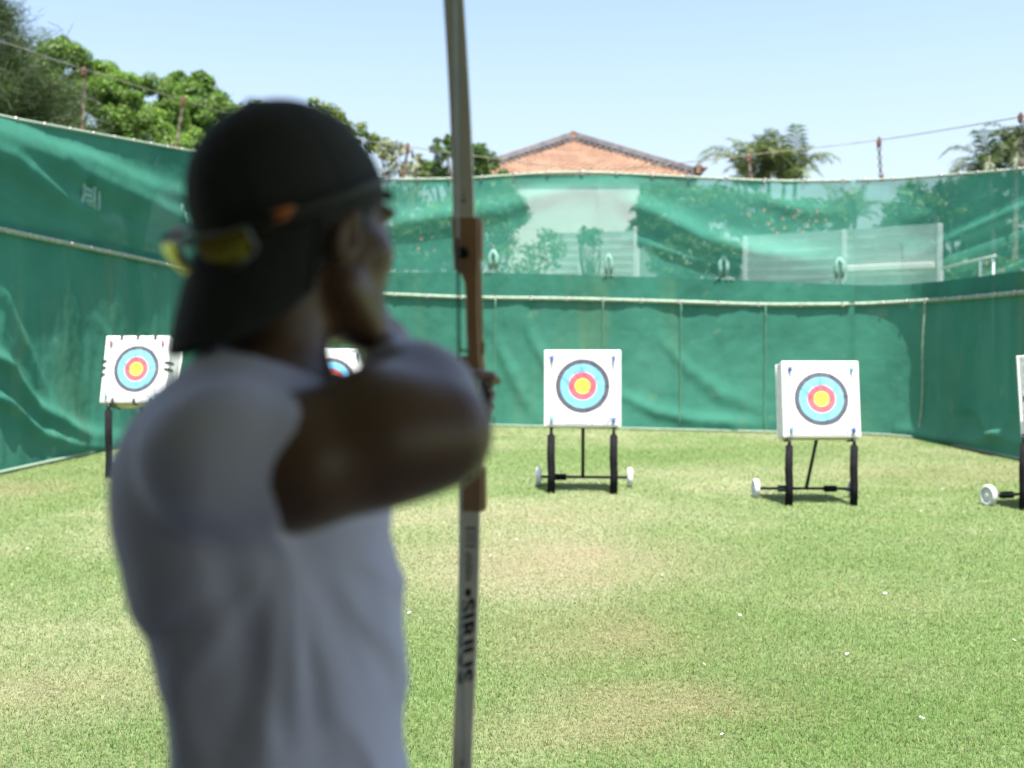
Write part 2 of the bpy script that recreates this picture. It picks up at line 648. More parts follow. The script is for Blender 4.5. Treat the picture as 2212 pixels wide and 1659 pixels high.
def grass_col(x, y):
    dry, brown, lush = grass_mix(x, y)
    c = G_MID[None] * (1 - dry[:, None]) + G_DRY[None] * dry[:, None]
    c = c * (1 - 0.75 * lush[:, None]) + G_LUSH[None] * 0.75 * lush[:, None]
    c = c * (1 - 0.55 * brown[:, None]) + G_BRN[None] * 0.55 * brown[:, None]
    return c, dry, brown

def axis_pts(lim, core, step, grow):
    a = list(np.arange(0, core + 1e-6, step))
    s = step
    while a[-1] < lim:
        s *= grow
        a.append(a[-1] + s)
    return np.array(a)
ax = axis_pts(900, 13, 0.16, 1.35)
gx = np.concatenate([-ax[:0:-1], ax])
ay = axis_pts(900, 26, 0.16, 1.35)
gy = np.concatenate([-axis_pts(60, 4, 1.0, 1.4)[:0:-1], ay])
X, Y = np.meshgrid(gx, gy, indexing='ij')
GV = np.stack([X.ravel(), Y.ravel(), np.zeros(X.size)], axis=1)
i, j = np.meshgrid(np.arange(len(gx) - 1), np.arange(len(gy) - 1), indexing='ij')
b0 = (i * len(gy) + j).ravel()
GF = np.stack([b0, b0 + len(gy), b0 + len(gy) + 1, b0 + 1], axis=1)
gc, gd, gb = grass_col(GV[:, 0], GV[:, 1])
m, nt, out = new_mat('lawn_soil')
a = N(nt, 'ShaderNodeAttribute', attribute_name='col')
tc = N(nt, 'ShaderNodeTexCoord')
nz = N(nt, 'ShaderNodeTexNoise'); nz.inputs['Scale'].default_value = 26; nz.inputs['Detail'].default_value = 8
nz.inputs['Roughness'].default_value = 0.75
nt.links.new(tc.outputs['Object'], nz.inputs['Vector'])
rp = N(nt, 'ShaderNodeValToRGB')
rp.color_ramp.elements[0].position = 0.3; rp.color_ramp.elements[0].color = (0.45, 0.45, 0.45, 1)
rp.color_ramp.elements[1].position = 0.7; rp.color_ramp.elements[1].color = (1.25, 1.2, 1.15, 1)
nt.links.new(nz.outputs['Fac'], rp.inputs['Fac'])
mu = N(nt, 'ShaderNodeMix', data_type='RGBA', blend_type='MULTIPLY'); mu.inputs[0].default_value = 1
nt.links.new(a.outputs['Color'], mu.inputs[6]); nt.links.new(rp.outputs['Color'], mu.inputs[7])
b = N(nt, 'ShaderNodeBsdfPrincipled'); b.inputs['Roughness'].default_value = 0.9; b.inputs['Specular IOR Level'].default_value = 0.1
nt.links.new(mu.outputs[2], b.inputs['Base Color'])
bp = N(nt, 'ShaderNodeBump'); bp.inputs['Strength'].default_value = 0.7; bp.inputs['Distance'].default_value = 0.02
nt.links.new(nz.outputs['Fac'], bp.inputs['Height']); nt.links.new(bp.outputs['Normal'], b.inputs['Normal'])
nt.links.new(b.outputs[0], out.inputs['Surface'])
ground = np_mesh('ground', GV, GF, m, col=gc * 0.85)
tag(ground, kind='structure')

def build_grass():
    rng = np.random.default_rng(5)
    y0, y1 = 3.1, 22.5
    # density ~ D*(5/y)^2 (capped near), sampled by inverse CDF on a fine table
    yy = np.linspace(y0, y1, 2000)
    wid = 2 * (0.52 * yy + 0.9)
    dens = 15000 * np.minimum(1.0, (4.6 / yy) ** 1.8)
    cdf = np.cumsum(dens * wid) * (yy[1] - yy[0])
    n = int(cdf[-1])
    y = np.interp(rng.random(n) * cdf[-1], cdf, yy)
    x = (rng.random(n) * 2 - 1) * (0.52 * y + 0.9)
    keep = (x > -6.2) & (x < 6.95)
    x, y = x[keep], y[keep]
    n = len(x)
    c, dry, brown = grass_col(x, y)
    # individual blades: some straw, some fresh green
    r = rng.random(n)
    straw = r < (0.10 + 0.45 * dry + 0.35 * brown)
    fresh = (~straw) & (rng.random(n) < 0.55)
    cc = c.copy()
    cc[straw] = cc[straw] * 0.5 + np.array([0.36, 0.345, 0.22]) * 0.5
    cc[fresh] = cc[fresh] * 0.45 + np.array([0.115, 0.215, 0.058]) * 0.55
    cl = fbm(x * 7.0, y * 7.0, 31, 3)                 # tufts a hand's breadth across
    cl2 = fbm(x * 17.0, y * 17.0, 35, 2)
    tuft = np.clip(1 + 1.5 * (cl - .5) + .8 * (cl2 - .5), .45, 1.6)
    cc *= np.clip(0.72 + 0.28 * tuft, .6, 1.3)[:, None]
    bs = (rng.random(n) < 0.05 + 0.4 * np.clip((cl2 - .52) * 4, 0, 1) * (0.35 + brown))
    cc[bs] = cc[bs] * .45 + np.array([0.22, 0.155, 0.095]) * .55
    cc *= (0.82 + 0.36 * rng.random(n))[:, None]
    L = (0.012 + 0.019 * rng.random(n)) * (1 - 0.5 * brown) * (0.55 + 0.5 * tuft)
    wd = 0.0013 * (0.7 + 0.6 * rng.random(n)) * np.maximum(1, (y / 4.5) ** 0.95)
    th = rng.random(n) * 2 * np.pi
    lean = 0.35 + 1.05 * rng.random(n)
    lean[straw] = 0.8 + 0.7 * rng.random(straw.sum())
    dirv = np.stack([np.cos(th), np.sin(th), np.zeros(n)], 1)
    side = np.stack([-np.sin(th), np.cos(th), np.zeros(n)], 1)
    base = np.stack([x, y, np.zeros(n)], 1)
    l1, l2 = lean * 0.6, np.minimum(lean * 1.35, 1.62)
    mid = base + dirv * (L * 0.55 * np.sin(l1))[:, None]; mid[:, 2] += L * 0.55 * np.cos(l1)
    tip = mid + dirv * (L * 0.6 * np.sin(l2))[:, None]; tip[:, 2] += L * 0.6 * np.cos(l2)
    tip[:, 2] = np.maximum(tip[:, 2], 0.002)
    V = np.empty((n, 5, 3), dtype=np.float32)
    V[:, 0] = base + side * wd[:, None]; V[:, 1] = base - side * wd[:, None]
    V[:, 2] = mid - side * wd[:, None] * 0.85; V[:, 3] = mid + side * wd[:, None] * 0.85
    V[:, 4] = tip
    o = np.arange(n)[:, None] * 5
    Q = o + np.array([[0, 1, 2, 3]]); T = o + np.array([[3, 2, 4]])
    C = np.repeat(cc[:, None, :], 5, axis=1)
    g = np_mesh('grass', V.reshape(-1, 3), [Q, T], attr_leaf_mat('grass_blade', 0.45, 0.6, 0.15, (1.0, 1.05, 0.6)), col=C.reshape(-1, 3))
    tag(g, 'short mown lawn with dry straw patches in front of the green netting', 'grass', kind='stuff')
build_grass()

# fallen white petals scattered over the lawn
M_petal = pmat('petal', (0.52, 0.52, 0.52), 0.6, var=0.05)
def petals():
    mb = MB()
    for k in range(5):
        a = 2 * math.pi * k / 5
        d = Vector((math.cos(a), math.sin(a), 0)); s = Vector((-math.sin(a), math.cos(a), 0))
        mb.add([d * 0.002 + Vector((0, 0, .006)), d * 0.009 + s * 0.005 + Vector((0, 0, .009)), d * 0.015 + Vector((0, 0, .006)), d * 0.009 - s * 0.005 + Vector((0, 0, .009))], [(0, 1, 2, 3)])
    first = mb.build('fallen_flower', M_petal)
    px = [(1075, 1275), (1150, 1140), (1080, 1160), (1116, 1170), (1238, 1142), (1262, 1163), (1230, 1232), (1237, 1185), (1060, 1205), (1430, 1248),
          (1598, 1335), (1910, 1175), (1926, 1195), (2010, 1160), (1905, 1262), (1912, 1288), (2190, 1390), (2196, 1438), (1660, 1355), (1520, 1442),
          (1550, 1100), (1390, 1094), (1352, 1118), (1478, 1120), (1310, 1150), (2080, 1110), (2035, 1060), (1990, 1108), (2140, 1150), (1790, 1075),
          (112, 1070), (83, 1163), (98, 1240), (262, 1325), (60, 1190), (1130, 1290), (1830, 1420), (1945, 1145), (1745, 1130), (305, 1440), (1990, 1560), (1560, 1595), (2100, 1245), (885, 1330), (900, 1120)]
    for i, (a, b) in enumerate(px):
        o = first if i == 0 else first.copy()
        if i: COL.objects.link(o)
        q = GP(a, b)
        s = random.uniform(0.5, 0.85) * (1 + 0.03 * q.y)
        o.location = (q.x, q.y, 0.014); o.scale = (s, s, s); o.rotation_euler = (random.uniform(-.5, .5), random.uniform(-.5, .5), random.uniform(0, 6))
        tag(o, 'tiny fallen white flower lying on the open lawn', 'flower', 'white flowers scattered on the lawn')
petals()

# ================================================================== netting enclosure
NET = (0.046, 0.180, 0.132)
M_net_back = net_mat('shade_net_sheer', 0.68, (0.085, 0.33, 0.255), 0.45)
M_net_right = net_mat('shade_net_sheer_side', 0.76, [c * 1.3 for c in NET], 0.40)
M_net_left = net_mat('shade_net_dense', 0.97, NET, 0.30)
M_curtain = net_mat('curtain_cloth', 0.99, [c * 0.96 for c in NET], 0.22, stain=0.40)
M_band = pmat('hem_webbing', (0.24, 0.30, 0.23), 0.8, var=0.25, scale=14, bump=0.3)
M_rope = pmat('hem_rope', (0.20, 0.27, 0.20), 0.8, var=0.2, scale=20)
M_eye = pmat('eyelet_metal', (0.40, 0.37, 0.35), 0.35, 0.8, var=0.15)
M_seam = pmat('seam_tape', (0.075, 0.19, 0.125), 0.9, var=0.2)
M_wire = pmat('wire_steel', (0.19, 0.17, 0.13), 0.5, 0.3, var=0.25, scale=5)
M_rust = pmat('rusty_steel', (0.13, 0.062, 0.042), 0.85, 0.2, var=0.45, scale=18, bump=0.4, bscale=40)
M_rod = pmat('weathered_rod', (0.17, 0.135, 0.11), 0.8, 0.2, var=0.5, scale=12)
M_chain = pmat('dull_chain', (0.10, 0.085, 0.08), 0.6, 0.6, var=0.4, scale=20)

def interp(tab, px):
    t = np.array(tab, dtype=float)
    return np.interp(px, t[:, 0], t[:, 1])

TOP = [(-300, 165), (0, 250), (200, 287), (420, 327), (640, 366), (840, 388), (1000, 386), (1120, 377), (1240, 371), (1360, 376), (1500, 383), (1660, 391), (1800, 391), (1900, 388), (1990, 383), (2100, 374), (2212, 364), (2500, 335)]
BND = [(-300, 420), (0, 478), (420, 566), (640, 586), (840, 588), (1100, 590), (1350, 597), (1600, 606), (1800, 614), (1930, 618), (1990, 613), (2100, 600), (2212, 585), (2500, 560)]
MID = [(-300, 430), (0, 498), (210, 541), (420, 585), (640, 625), (840, 636), (1000, 643), (1240, 646), (1450, 652), (1650, 659), (1850, 658), (1990, 651), (2100, 643), (2212, 632), (2500, 610)]

def smooth_curve(tab, px, k=40):
    return (interp(tab, px - k) + interp(tab, px) + interp(tab, px + k)) / 3

class Wall:
    def __init__(self, name, label, p0, p1, cols, inward):
        self.p0, self.p1 = Vector((p0[0], p0[1], 0)), Vector((p1[0], p1[1], 0))
        self.n = cols
        self.nrm = np.array([inward[0], inward[1], 0.0]); self.nrm /= np.linalg.norm(self.nrm)
        self.root = empty(name, (0.5 * (p0[0] + p1[0]), 0.5 * (p0[1] + p1[1]), 0))
        self.org = np.array(self.root.location)
        tag(self.root, label, 'netting', 'green netting walls round the range')
        t = np.linspace(0, 1, cols)
        self.x = p0[0] + (p1[0] - p0[0]) * t
        self.y = p0[1] + (p1[1] - p0[1]) * t
        self.px = CX + FPX * self.x / self.y
        self.L = (self.p1 - self.p0).length
    def curve(self, tab):
        py = smooth_curve(tab, self.px)
        return np.array([zat(a, b) for a, b in zip(self.y, py)])
    def sheet(self, name, ztop, zbot, rows, mat, disp, push=0.0, flare=0.0):
        v = np.linspace(0, 1, rows)[None, :]
        Z = ztop[:, None] * (1 - v) + zbot[:, None] * v
        Xc = np.repeat(self.x[:, None], rows, 1); Yc = np.repeat(self.y[:, None], rows, 1)
        d = Yc * CP - (Z - CAMZ) * SP
        PX = CX + FPX * Xc / d
        PY = CY - FPX * (Yc * SP + (Z - CAMZ) * CP) / d
        s = np.linspace(0, self.L, self.n)[:, None]
        D = disp(PX, PY, np.repeat(s, rows, 1), np.repeat(v, self.n, 0)) * np.clip(np.minimum(s, self.L - s) / 1.2, 0, 1) + push + flare * v ** 3
        Xc = Xc + self.nrm[0] * D; Yc = Yc + self.nrm[1] * D
        V = np.stack([Xc, Yc, Z], -1).reshape(-1, 3) - self.org
        i, j = np.meshgrid(np.arange(self.n - 1), np.arange(rows - 1), indexing='ij')
        b = (i * rows + j).ravel()
        F = np.stack([b, b + rows, b + rows + 1, b + 1], 1)
        return np_mesh(name, V, F, mat, self.root, smooth=True)
    def line(self, name, z, rad, mat, push=0.0, flat=None):
        mb = MB()
        pts = [Vector((a + self.nrm[0] * push, b + self.nrm[1] * push, c)) for a, b, c in zip(self.x, self.y, z)][::3]
        mb.tube(pts, rad, 6)
        o = mb.build(name, mat, None, True, self.org)
        o.location = (0, 0, 0); o.parent = self.root
        return o
    def eyelets(self, z, step, push, r=0.035):
        s = np.linspace(0, self.L, self.n)
        k = 0.3 * step
        proto = None
        while k < self.L - 0.1:
            i = k / self.L * (self.n - 1)
            a = np.interp(i, np.arange(self.n), self.x); b = np.interp(i, np.arange(self.n), self.y); c = np.interp(i, np.arange(self.n), z)
            q = Vector((a, b, c)) + Vector(self.nrm) * push - Vector(self.org)
            pxx = CX + FPX * a / b
            if -80 < pxx < 2290:
                if not getattr(self, 'eye', None):
                    mb = MB()
                    mb.lathe((0, 0, 0), self.nrm, [(r * .45, 0), (r * .45, .012), (r * .7, .018), (r, .012), (r * 1.05, -.012), (r * .4, -.012)], 12)
                    o = mb.build('eyelet', M_eye, self.root, True)
                    self.eye = o
                else:
                    o = self.eye.copy(); COL.objects.link(o); o.parent = self.root
                o.location = q
            k += step

def ridges(lst):
    """bulging folds: list of (table of px,py, half width px, amplitude m)"""
    def fn(PX, PY):
        D = 0
        for tab, wd, amp in lst:
            t = np.array(tab, dtype=float)
            yc = np.interp(PX, t[:, 0], t[:, 1])
            fade = np.clip((PX - t[0, 0]) / 60, 0, 1) * np.clip((t[-1, 0] - PX) / 60, 0, 1)
            D = D + amp * np.exp(-((PY - yc) / wd) ** 2) * (0.35 + 0.65 * fade) * ((PX >= t[0, 0] - 40) & (PX <= t[-1, 0] + 40))
        return D
    return fn

# plan of the enclosure (from where the netting meets the grass)
LW0 = (-6.55, 8.0); LW1 = (-5.95, 22.6)
BW0 = (-5.95, 22.6); BW1 = (6.05, 18.595)
RW0 = (6.05, 18.595); RW1 = (7.05, 8.0)

# ---- left wall
W = Wall('net_wall', 'tall dense green netting wall along the left edge of the lawn', LW0, LW1, 260, (1, 0.02))
rl = ridges([([(-400, 130), (0, 292), (200, 392), (430, 500)], 34, .20), ([(-400, 180), (0, 345), (150, 450), (300, 522), (440, 560)], 32, .20),
             ([(-300, 300), (0, 420), (100, 488), (200, 522)], 22, .10), ([(150, 330), (300, 395), (450, 440)], 24, .10), ([(-300, 90), (-60, 225), (120, 320), (220, 350)], 22, .08)])
zt, zb, zm = W.curve(TOP), W.curve(BND), W.curve(MID)
W.sheet('upper_net', zt, zm, 60, M_net_left, lambda PX, PY, s, v: rl(PX, PY) * np.sin(np.pi * np.clip(v, 0, 1) ** .8) + 0.025 * (fbm(s * 1.4, v * 3.0 + s * 0.5, 40) - .5))
rl2 = ridges([([(-200, 690), (0, 790), (60, 880), (140, 935), (240, 955)], 20, .10), ([(-200, 790), (0, 875), (60, 935), (130, 965), (240, 975)], 16, .09),
              ([(-100, 560), (0, 640), (50, 760), (85, 860), (120, 930)], 26, .05), ([(200, 690), (232, 745), (262, 860), (300, 930)], 18, .05)])
W.sheet('lower_curtain', zb, np.full(W.n, 0.012), 70, M_curtain,
        lambda PX, PY, s, v: (rl2(PX, PY) * np.clip(v * 2, 0, 1) + .035 * np.sin(s * 3.1 + 1.2 * np.sin(s * .9) + 1.1 * v) * (0.35 + .65 * v) + .06 * (fbm(s * 2.2, v * 1.6 + s * .3, 41) - .5) + .030 * (fbm(s * 5.5 + v * 4, v * 7, 42) - .5)), push=.05, flare=.16)
W.line('top_hem', zt, 0.026, M_rope)
W.line('middle_band', zm, 0.036, M_band, .085)
W.line('bottom_hem', np.full(W.n, 0.035), 0.024, M_rope, .24)
W.eyelets(zm, 0.60, .115, .030); W.eyelets(zt, 0.75, .02, .024)
WL = W

# ---- back wall
W = Wall('net_wall', 'sheer topped green netting wall across the far end of the lawn', BW0, BW1, 300, (-0.32, -1))
rb = ridges([([(1080, 455), (1160, 425), (1240, 405), (1330, 398), (1420, 400)], 20, .10), ([(1330, 425), (1420, 462), (1520, 515), (1640, 550), (1780, 566), (1990, 556)], 28, .18),
             ([(1380, 520), (1500, 560), (1640, 588), (1850, 592)], 12, .06), ([(600, 470), (760, 490), (900, 478), (1060, 452)], 26, .14), ([(1640, 430), (1740, 455), (1840, 460), (1990, 440)], 16, .06)])
zt, zb, zm = W.curve(TOP), W.curve(BND), W.curve(MID)
W.sheet('upper_net', zt, zm, 56, M_net_back, lambda PX, PY, s, v: rb(PX, PY) * np.sin(np.pi * v) ** .5 + 0.03 * (fbm(s * 1.2, v * 3, 50) - .5))
rb2 = ridges([([(1060, 700), (1100, 790), (1140, 860), (1175, 900)], 30, .05), ([(1130, 690), (1190, 800), (1260, 880)], 26, .05), ([(1340, 850), (1420, 888), (1500, 905), (1640, 915)], 14, .055),
              ([(1420, 720), (1480, 790), (1560, 850), (1660, 885)], 20, .04), ([(1860, 920), (1940, 850), (1990, 780)], 18, .07), ([(1880, 925), (1950, 895), (1985, 840)], 14, .06)])
W.sheet('lower_curtain', zb, np.full(W.n, 0.012), 60, M_curtain,
        lambda PX, PY, s, v: (rb2(PX, PY) * np.clip(v * 2, 0, 1) + .03 * np.sin(s * 2.3 + 1.6 * np.sin(s * .7) + 1.4 * v) * (.3 + .7 * v) + .048 * (fbm(s * 1.9, v * 1.4 + s * .25, 51) - .5) + .034 * (fbm(s * 4.5 + v * 4, v * 6, 52) - .5)), push=.06, flare=.14)
W.line('top_hem', zt, 0.026, M_band)
W.line('middle_band', zm, 0.040, M_band, .075)
W.line('bottom_hem', np.full(W.n, 0.03), 0.022, M_rope, .22)
W.eyelets(zm, 0.72, .100, .036); W.eyelets(zt, 0.68, .03, .030)
# sewn seams between the cloth widths
for sx in (1075, 1306, 1475, 1652):
    i = int(np.argmin(np.abs(W.px - sx)))
    mb = MB()
    zz = np.linspace(zm[i] - .02, 0.06, 14)
    mb.tube([Vector((W.x[i], W.y[i], z)) + Vector(W.nrm) * (.11 + .13 * ((zm[i] - z) / zm[i]) ** 3) for z in zz], 0.009 if sx != 1985 else 0.020, 5)
    o = mb.build('seam', M_seam if sx != 1985 else M_band, None, True, W.org); o.location = (0, 0, 0); o.parent = W.root
WB = W

# ---- right wall
W = Wall('net_wall', 'shaded green netting wall running along the right edge of the lawn', RW0, RW1, 220, (-1, 0.0))
# the cloth turns the far corner in a soft bend
qa, qb, qc = np.array(RW0), np.array((7.09, 18.27)), np.array((7.09, 16.9))
tt = np.linspace(0, 1, 50)[:, None]
cv = (1 - tt) ** 2 * qa + 2 * tt * (1 - tt) * qb + tt ** 2 * qc
st_ = np.linspace(0, 1, 171)[1:, None]
pth = np.concatenate([cv, qc + (np.array(RW1) - qc) * st_])
W.x, W.y = pth[:, 0], pth[:, 1]; W.n = len(pth); W.px = CX + FPX * W.x / W.y
rr_ = ridges([([(1990, 555), (2080, 515), (2160, 480), (2300, 420)], 28, .15), ([(1990, 600), (2100, 590), (2212, 545), (2350, 500)], 14, .07), ([(1990, 470), (2100, 440), (2212, 410)], 16, .06)])
zt, zb, zm = W.curve(TOP), W.curve(BND), W.curve(MID)
W.sheet('upper_net', zt, zm, 50, M_net_back, lambda PX, PY, s, v: rr_(PX, PY) * np.sin(np.pi * v) ** .5 + 0.03 * (fbm(s * 1.2, v * 3, 60) - .5))
rr2 = ridges([([(1990, 930), (2060, 945), (2140, 955), (2200, 930), (2240, 850)], 14, .10), ([(2030, 820), (2050, 870), (2075, 930)], 18, .05), ([(2120, 880), (2160, 930), (2250, 960)], 12, .07),
              ([(2170, 700), (2200, 780), (2230, 900)], 24, .06)])
W.sheet('lower_curtain', zb, np.full(W.n, 0.012), 60, M_curtain,
        lambda PX, PY, s, v: (rr2(PX, PY) * np.clip(v * 2, 0, 1) + .03 * np.sin(s * 3.0 + 1.3 * v) * (.3 + .7 * v) + .06 * (fbm(s * 1.9, v * 1.4 + s * .25, 61) - .5) + .034 * (fbm(s * 5 + v * 4, v * 6, 62) - .5)), push=.06, flare=.14)
W.line('top_hem', zt, 0.024, M_band)
i = int(np.argmin(np.abs(W.x - 7.0)))                    # sewn strip running down the bend
zz = np.linspace(zm[i] - .02, .05, 16)
mb = MB(); mb.tube([Vector((W.x[i] - .13 - .10 * ((zm[i] - z) / zm[i]) ** 3 + .02 * math.sin(z * 3), W.y[i] - .05, z)) for z in zz], .016, 5)
o = mb.build('seam', M_band, None, True, W.org); o.location = (0, 0, 0); o.parent = W.root
W.line('middle_band', zm, 0.036, M_band, .10)
W.line('bottom_hem', np.full(W.n, 0.03), 0.02, M_rope, .22)
W.eyelets(zm, 0.55, .14, .036); W.eyelets(zt, 0.6, .03, .03)
WR = W

# ---- the wire rope above the netting and the hangers on it
WIRE = [(-600, -60), (-300, 0), (0, 85), (182, 148), (397, 215), (480, 241), (640, 285), (880, 316), (1000, 334), (1100, 346), (1240, 366), (1330, 366), (1450, 354), (1615, 335), (1800, 314), (1898, 302), (1990, 288), (2212, 250), (2500, 205)]
wpts = []
for Wl, lab in ((WL, 0), (WB, 0), (WR, 0)):
    z = Wl.curve(WIRE)
    wpts.append([Vector((a, b, c)) for a, b, c in zip(Wl.x, Wl.y, z)][::4])
mb = MB()
mb.tube(wpts[0] + wpts[1][1:] + wpts[2][1:], 0.0085, 6)
o = mb.build('support_wire', M_wire, None, True)
tag(o, 'thin sagging steel wire strung above the top edge of the green netting', 'wire')

def hanger(px_top, py_top, px_bot, py_bot, wall, label, style):
    i = int(np.argmin(np.abs(wall.px - px_top)))
    y = wall.y[i]
    d = y
    a = P(px_top, py_top, d); b = P(px_bot, py_bot, d)
    root = empty('net_hanger', b)
    tag(root, label, 'hanger', 'hangers between wire and netting')
    A, B = a - b, Vector((0, 0, 0))
    mb = MB()
    k = d / FPX
    mb.box(A + Vector((0, -.02, -.02 * d / 14)), (.055 * d / 14, .06, .10 * d / 14), bev=.008)
    mb.cyl(A + Vector((0, -.02, .05 * d / 14)), A + Vector((0, -.02, -.09 * d / 14)), .018 * d / 14, n=8)
    mb.build('clamp', M_rust, root)
    mb = MB()
    if style == 'rod':
        pts = [A + (B - A) * t + Vector((.012 * math.sin(t * 19), 0, 0)) for t in np.linspace(.08, .93, 16)]
        mb.tube(pts, 0.013 * d / 14, 6)
        for t in (.25, .42, .6, .78):
            q = A + (B - A) * t
            mb.cyl(q + Vector((0, 0, .04)), q - Vector((0, 0, .04)), .021 * d / 14, n=8)
        mb.build('turnbuckle', M_rod, root)
    else:
        n = 7
        for q in range(n):
            t = .16 + .78 * (q + .5) / n
            c = A + (B - A) * t
            mb.ring(c, (1, 0, 0) if q % 2 else (0, 1, 0), .024 * d / 14, .008 * d / 14, 12, 6)
        ob = mb.build('chain', M_chain, root, True)
    mb = MB()
    mb.box(Vector((0, -.02, 0)), (.05 * d / 14, .06, .085 * d / 14), bev=.008)
    mb.build('hook_plate', M_rust, root)
hanger(183, 153, 178, 282, WL, 'rusty rod hanger over the left netting beside the broad trees, leftmost of all', 'rod')
hanger(397, 216, 380, 318, WL, 'slanting rusty rod hanger over the left netting, close to the black cap', 'rod')
hanger(881, 318, 871, 384, WB, 'short rusty hanger in front of the pale scrub between cap and bow', 'rod')
hanger(1616, 338, 1622, 386, WB, 'rusty hanger crossing in front of the areca palm crown', 'rod')
hanger(1898, 305, 1903, 385, WB, 'dark chain hanger standing alone against open sky right of the palm', 'chain')
hanger(2203, 252, 2209, 360, WR, 'dark chain hanger over the right netting in front of the dark palm', 'chain')

# cloth ties in front of the netting, its green veil painted into their colour
M_tie = pmat('net_tinted_cloth', (0.14, 0.29, 0.24), 0.9, var=0.12, scale=20, bump=0.5, bscale=30)
def tie(px, py, w, h, wall, label, kind='arch', out=-.12):
    i = int(np.argmin(np.abs(wall.px - px)))
    y = wall.y[i]
    c = P(px, py, y) - Vector(wall.nrm) * out
    s = y / FPX
    tdir = Vector((wall.p1 - wall.p0).normalized())
    if tdir.x < 0: tdir = -tdir
    if abs(tdir.x) < .3: tdir = Vector((tdir.x, abs(tdir.y), 0))
    foreshort = 1.0 if abs(tdir.x) > .3 else 1.6
    root = empty('cloth_tie', c)
    tag(root, label, 'cloth tie', 'cloth ties coloured as seen through the netting')
    rng = random.Random(int(px))
    mb = MB()
    w *= s * foreshort; h *= s
    if kind == 'arch':
        for sg in (-1, 1):
            pts = [tdir * (sg * w * .05) + Vector((0, 0, h * .5)), tdir * (sg * w * .28) + Vector((0, 0, h * .20)), tdir * (sg * w * .29) + Vector((0, 0, -.1 * h)), tdir * (sg * w * .24) + Vector((0, 0, -h * .5))]
            mb.tube(pts, [w * .10, w * .18, w * .20, w * .14], 7)
        mb.blob(Vector((0, 0, h * .36)), (w * .22, w * .15, h * .16))
        mb.build('knot', M_tie, root, True)
        mb = MB()
        for sg in (-1, 1):
            mb = MB()
            mb.tube([tdir * (sg * w * .3) + Vector((0, 0, -h * .45)), tdir * (sg * w * .75) + Vector((0, 0, -h * .72))], w * .035, 5)
            mb.build('loose_end', M_tie, root, True)
    else:
        for q in range(7):
            z = h * (.45 - .15 * q)
            mb.box(tdir * (rng.uniform(-.04, .04) * w) + Vector((0, 0, z)), (w * (.42 + rng.uniform(-.04, .06)), .03, h * .12),
                   Matrix.Rotation(math.atan2(tdir.y, tdir.x), 3, 'Z') @ Matrix.Rotation(rng.uniform(-.08, .08), 3, 'Y'), bev=.008)
        mb.tube([tdir * (-w * .24) + Vector((0, 0, h * .5)), tdir * (-w * .26) + Vector((0, 0, -h * .2)), tdir * (-w * .5) + Vector((0, 0, -h * .55))], w * .05, 6)
        mb.build('wrapped_strips', M_tie, root)
        mb = MB()
        mb.tube([tdir * (w * .2) + Vector((0, 0, h * .12)), tdir * (w * .6) + Vector((0, 0, h * .1)), tdir * (w * .62) + Vector((0, 0, -h * .3)), tdir * (w * .55) + Vector((0, 0, -h * .5))], w * .06, 6)
        mb.build('loose_end', M_tie, root, True)
        mb = MB(); mb.tube([tdir * (w * .3) + Vector((0, 0, h * .1)), tdir * (w * .3) + Vector((0, 0, -h * .5))], w * .07, 6)
        mb.build('loose_end', M_tie, root, True)
tie(172, 410, 52, 78, WL, 'large wrapped net-tinted cloth tie hanging on the left netting, nearest of the ties', 'wrap')
tie(382, 462, 26, 40, WL, 'net-tinted cloth tie hanging on the left netting just above the sunglasses', 'wrap')
tie(836, 562, 17, 42, WB, 'net-tinted cloth tie hanging on the netting against the edge of the face', 'arch')
tie(1070, 562, 26, 42, WB, 'net-tinted cloth tie hanging on the netting just right of the bow riser', 'arch')
tie(1318, 572, 20, 44, WB, 'net-tinted cloth tie hanging on the netting below the white house wall', 'arch')
tie(1565, 576, 26, 44, WB, 'net-tinted cloth tie hanging on the netting left of the long slatted panel fence', 'arch')
tie(1814, 580, 24, 44, WB, 'net-tinted cloth tie hanging on the netting in front of the slatted panel fence', 'arch')
# ================================================================== vegetation
M_leaf = attr_leaf_mat('leaf', 0.35, 0.5, 0.3)
M_bark = pmat('bark', (0.16, 0.12, 0.085), 0.9, var=0.35, scale=6, bump=0.6, bscale=25)
M_frond = attr_leaf_mat('frond', 0.28, 0.42, 0.4)

def rand_unit(n, rng):
    v = rng.normal(size=(n, 3))
    return v / np.linalg.norm(v, axis=1)[:, None]

